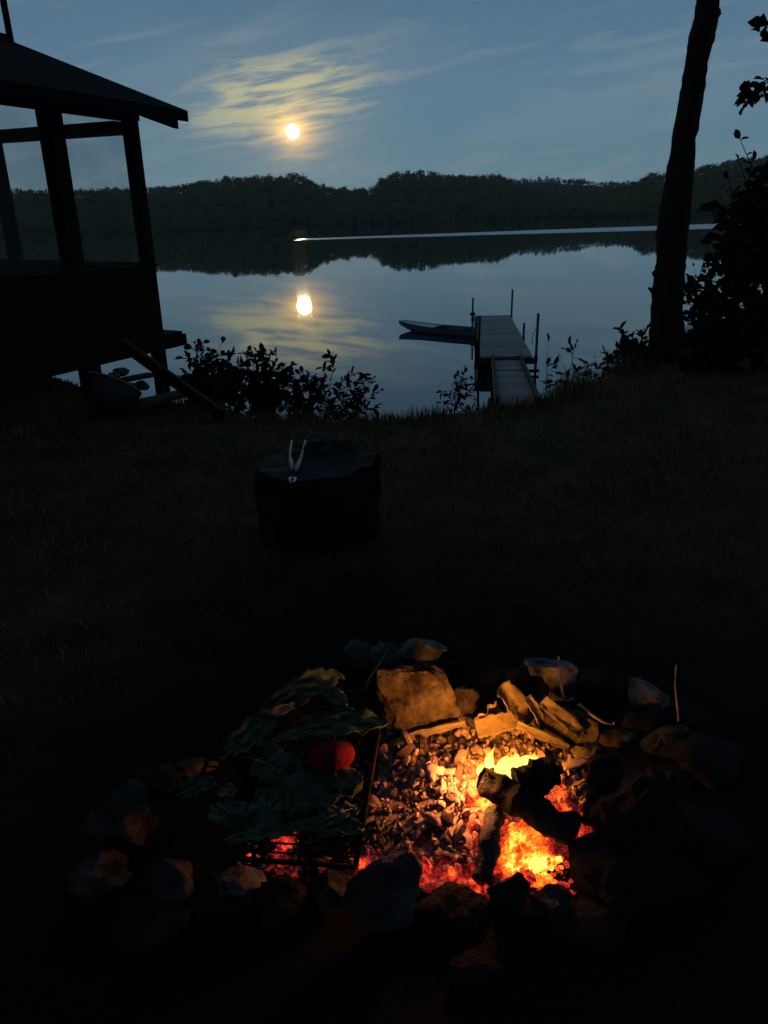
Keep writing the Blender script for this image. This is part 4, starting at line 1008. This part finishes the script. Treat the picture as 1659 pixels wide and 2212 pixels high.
# ------------------------------------------------------------------ shrubs
def T(px, py, y): return at(px, py, y=y)
def G(px, y): p = at(px, 800, y=y); return Vector((p.x, p.y, gz(p.x, y)))
BG = 'shrubs along the lake bank'
shrub('bank_shrub', 'tall leafy shrub against the water next to the cabin post', G(455, 7.6), [T(405, 769, 7.6), T(400, 739, 7.7), T(440, 759, 7.6), T(482, 739, 7.5), T(500, 766, 7.6), T(432, 804, 7.5), T(520, 794, 7.6), T(470, 794, 7.7), T(390, 814, 7.6)], 0.078, 1, 12, 7, .24, broad=.72, group=BG)
shrub('bank_shrub', 'leafy shrub in the middle of the left bank with a drooping right branch', G(540, 7.5), [T(565, 762, 7.5), T(545, 769, 7.6), T(590, 794, 7.4), T(618, 802, 7.4), T(535, 814, 7.5), T(575, 834, 7.5), T(600, 844, 7.5), T(555, 799, 7.5)], 0.078, 2, 12, 7, .22, broad=.72, group=BG)
shrub('bank_shrub', 'spindly low shrub at the right end of the left bank', G(720, 7.0), [T(722, 778, 7.0), T(700, 800, 7.0), T(760, 800, 7.0), T(800, 822, 6.9), T(670, 812, 7.1), T(740, 825, 7.0), T(780, 835, 7.0), T(690, 830, 7.0), T(810, 845, 6.9)], 0.075, 3, 10, 6, .26, broad=.45, r0=.006, group=BG)
shrub('bank_shrub', 'low dense shrub filling the gap between the two left shrubs', G(640, 7.2), [T(630, 800, 7.2), T(655, 805, 7.2), T(610, 815, 7.2), T(640, 830, 7.2), T(670, 840, 7.1), T(590, 840, 7.2)], 0.07, 4, 12, 6, .28, broad=.7, group=BG)
shrub('bank_shrub', 'dark low shrub at the foot of the left bank by the cabin post', G(480, 7.0), [T(440, 820, 7.0), T(470, 815, 7.0), T(500, 815, 7.0), T(530, 825, 7.0), T(410, 830, 7.0), T(560, 835, 7.0)], 0.08, 5, 12, 7, .30, broad=.7, group=BG)
shrub('bank_shrub', 'small rounded shrub left of the gangway', G(1000, 9.2), [T(985, 820, 9.2), T(1005, 805, 9.2), T(1018, 822, 9.2), T(975, 835, 9.2), T(1000, 835, 9.2)], 0.085, 6, 5, 5, .3, group=BG)
shrub('sapling', 'lone crooked sapling right of the dock with leaves at its tip', G(1218, 8.6), [T(1246, 742, 8.6), T(1232, 748, 8.6), T(1212, 775, 8.6), T(1195, 790, 8.6), T(1185, 740, 8.7)], 0.11, 7, 2, 3, .25, r0=.008, broad=.4, mat='leaf', group=BG)
shrub('bank_shrub', 'bushy shrub just left of the leaning trunk', G(1372, 8.3), [T(1338, 712, 8.3), T(1350, 740, 8.3), T(1395, 715, 8.3), T(1375, 745, 8.3), T(1335, 765, 8.3), T(1400, 760, 8.3), T(1310, 785, 8.3), T(1360, 780, 8.2), T(1410, 790, 8.2)], 0.10, 8, 6, 6, .3, group=BG)
shrub('bank_shrub', 'low wispy shrub between the sapling and the bushy shrub', G(1290, 8.4), [T(1285, 775, 8.4), T(1265, 790, 8.4), T(1310, 790, 8.4), T(1240, 800, 8.4)], 0.07, 9, 3, 4, .3, r0=.005, broad=.35, group=BG)
RG = 'shrubs massed at the right edge'
shrub('tall_shrub', 'airy shrub with round leaves right behind the leaning trunk', G(1530, 8.6), [T(1500, 575, 8.6), T(1520, 560, 8.6), T(1545, 575, 8.5), T(1490, 610, 8.6), T(1560, 610, 8.5), T(1530, 620, 8.6), T(1500, 650, 8.5), T(1570, 560, 8.5), T(1480, 690, 8.5), T(1590, 650, 8.5), T(1550, 680, 8.5)], 0.085, 10, 9, 6, .22, broad=.7, group=RG)
shrub('tall_shrub', 'dense dark shrub filling the right edge up to the skyline', G(1640, 7.4), [T(1600, 345, 7.4), T(1580, 385, 7.4), T(1570, 420, 7.4), T(1560, 470, 7.4), T(1625, 350, 7.3), T(1650, 370, 7.3), T(1620, 420, 7.3), T(1640, 470, 7.3), T(1660, 440, 7.3), T(1670, 620, 7.3), T(1690, 400, 7.3), T(1606, 300, 7.4), T(1640, 400, 7.2), T(1600, 440, 7.2), T(1660, 520, 7.2)], 0.105, 11, 13, 7, .15, broad=.7, r0=.016, group=RG)
shrub('tall_shrub', 'low black thicket at the foot of the leaning trunk', G(1560, 7.6), [T(1480, 730, 7.6), T(1510, 700, 7.6), T(1550, 690, 7.6), T(1600, 680, 7.5), T(1650, 660, 7.5), T(1530, 740, 7.5), T(1580, 740, 7.5), T(1630, 730, 7.5), T(1470, 780, 7.5), T(1500, 790, 7.4), T(1680, 720, 7.4)], 0.10, 12, 12, 6, .20, broad=.7, group=RG)
# overhanging branch at the right edge
shrub('overhanging_branch', 'leafy branch tips hanging into view at the top right edge', at(1760, 130, y=6.4), [T(1600, 215, 6.4), T(1622, 190, 6.4), T(1640, 205, 6.3), T(1655, 58, 6.4), T(1640, 70, 6.4), T(1615, 225, 6.4)], 0.085, 13, 2, 3, .10, broad=.8, r0=.007, start=.75, cat='branch')

# ------------------------------------------------------------------ unseen trees added behind and over the camera to darken the lawn
rng = random.Random(11); mb = MB()
def crown(cx, cy, cz, rx, rz_, n, size):
    for _ in range(n):
        d = Vector((rng.gauss(0, 1), rng.gauss(0, 1), rng.gauss(0, 1))).normalized() * rng.uniform(0.5, 1.0)
        p = Vector((cx + d.x * rx, cy + d.y * rx, cz + d.z * rz_))
        if p.y > 0.4 and p.z < CAM_Z + 0.45 * math.hypot(p.x, p.y) + 0.5: continue
        if p.z < 0.4: continue
        leaf_add(mb, p, Vector((rng.gauss(0, 1), rng.gauss(0, 1), rng.gauss(0, .5))), size, rng, 0.8)
WT = [(-5.5, -2.0), (5.2, -2.5), (-2.0, -5.0), (2.5, -5.5), (-8.5, 1.0), (8.6, 0.5), (-9, -6), (8, -7), (0, -9), (-5, -10), (5, -11), (11, -3), (-12, -2), (8.5, 5.5), (11, 9)]
for x, y in WT:
    h = rng.uniform(8.5, 11); zb = gz(x, y)
    mb.tube([(x, y, zb - .2), (x + .1, y, 3), (x, y + .2, h * .8)], [.22, .17, .06], 8)
    crown(x, y, h * 0.62, 3.4, h * 0.36, 620, 0.5); crown(x + .5, y, 2.2, 2.4, 1.6, 160, 0.4)
crown(0, 0.6, 8.4, 4.2, 1.6, 900, 0.5); crown(-3.5, 2.0, 8.2, 3.0, 1.5, 420, 0.5); crown(3.8, 2.2, 8.4, 3.2, 1.5, 420, 0.5)
tag(mb.build('shade_trees', M['leaf_dark']), 'unseen trees added behind and over the camera to shade the lawn', kind='stuff')

# ------------------------------------------------------------------ haze over the lake
m, nt, out = mat_base('haze'); v_ = nd(nt, 'VolumePrincipled', {'Color': (0.80, 0.90, 1.0), 'Density': 0.0001}); nt.links.new(v_.outputs[0], out.inputs['Volume'])
tag(MB().box(-1720, 1720, -80, 1720, -6.2, 150).build('haze', m), 'thin evening haze over the lake', kind='stuff')

# ------------------------------------------------------------------ grass
rng = random.Random(17); mb = MB()
def blade(x, y, h, lean, w):
    z = gz(x, y); a = rng.random() * TAU; dx, dy = math.cos(a) * lean * h, math.sin(a) * lean * h; px, py = -math.sin(a) * w, math.cos(a) * w
    b = len(mb.v)
    mb.v += [(x - px, y - py, z - .01), (x + px, y + py, z - .01), (x + dx * .4 + px * .7, y + dy * .4 + py * .7, z + h * .6), (x + dx * .4 - px * .7, y + dy * .4 - py * .7, z + h * .6), (x + dx, y + dy, z + h)]
    mb.f += [(b, b + 1, b + 2, b + 3), (b + 3, b + 2, b + 4)]
for _ in range(62000):
    y = 0.5 + 11 * rng.random() ** 1.5; x = rng.uniform(-1, 1) * (0.7 + y * 0.62)
    if y > crest(x) + 0.8: continue
    rp = math.hypot((x - PIT.x) / 0.95, (y - PIT.y) / 0.75)
    if rp < 1.0 + 0.9 * rng.random(): continue
    if math.hypot(x - sc_.x, y - sc_.y) < 0.3: continue
    d = noise.noise(Vector((x * 1.3, y * 1.3, 2)))
    if rng.random() < 0.35 - d * 0.6: continue
    blade(x, y, rng.uniform(0.02, 0.055) * (1 + .5 * d) * (0.7 if rp < 2.6 else 1), rng.uniform(.3, 1.2), 0.0022 + 0.0005 * y)
for _ in range(9000):
    x = rng.uniform(-3.2, 6.5); y = crest(x) + rng.gauss(0.15, 0.3)
    tall = 1.9 if 1.6 < x < 4.5 else 1.0
    if noise.noise(Vector((x * 2.0, 3, 1))) < -0.15: continue
    blade(x, y, rng.uniform(0.04, 0.14) * tall, rng.uniform(.1, .6), 0.003)
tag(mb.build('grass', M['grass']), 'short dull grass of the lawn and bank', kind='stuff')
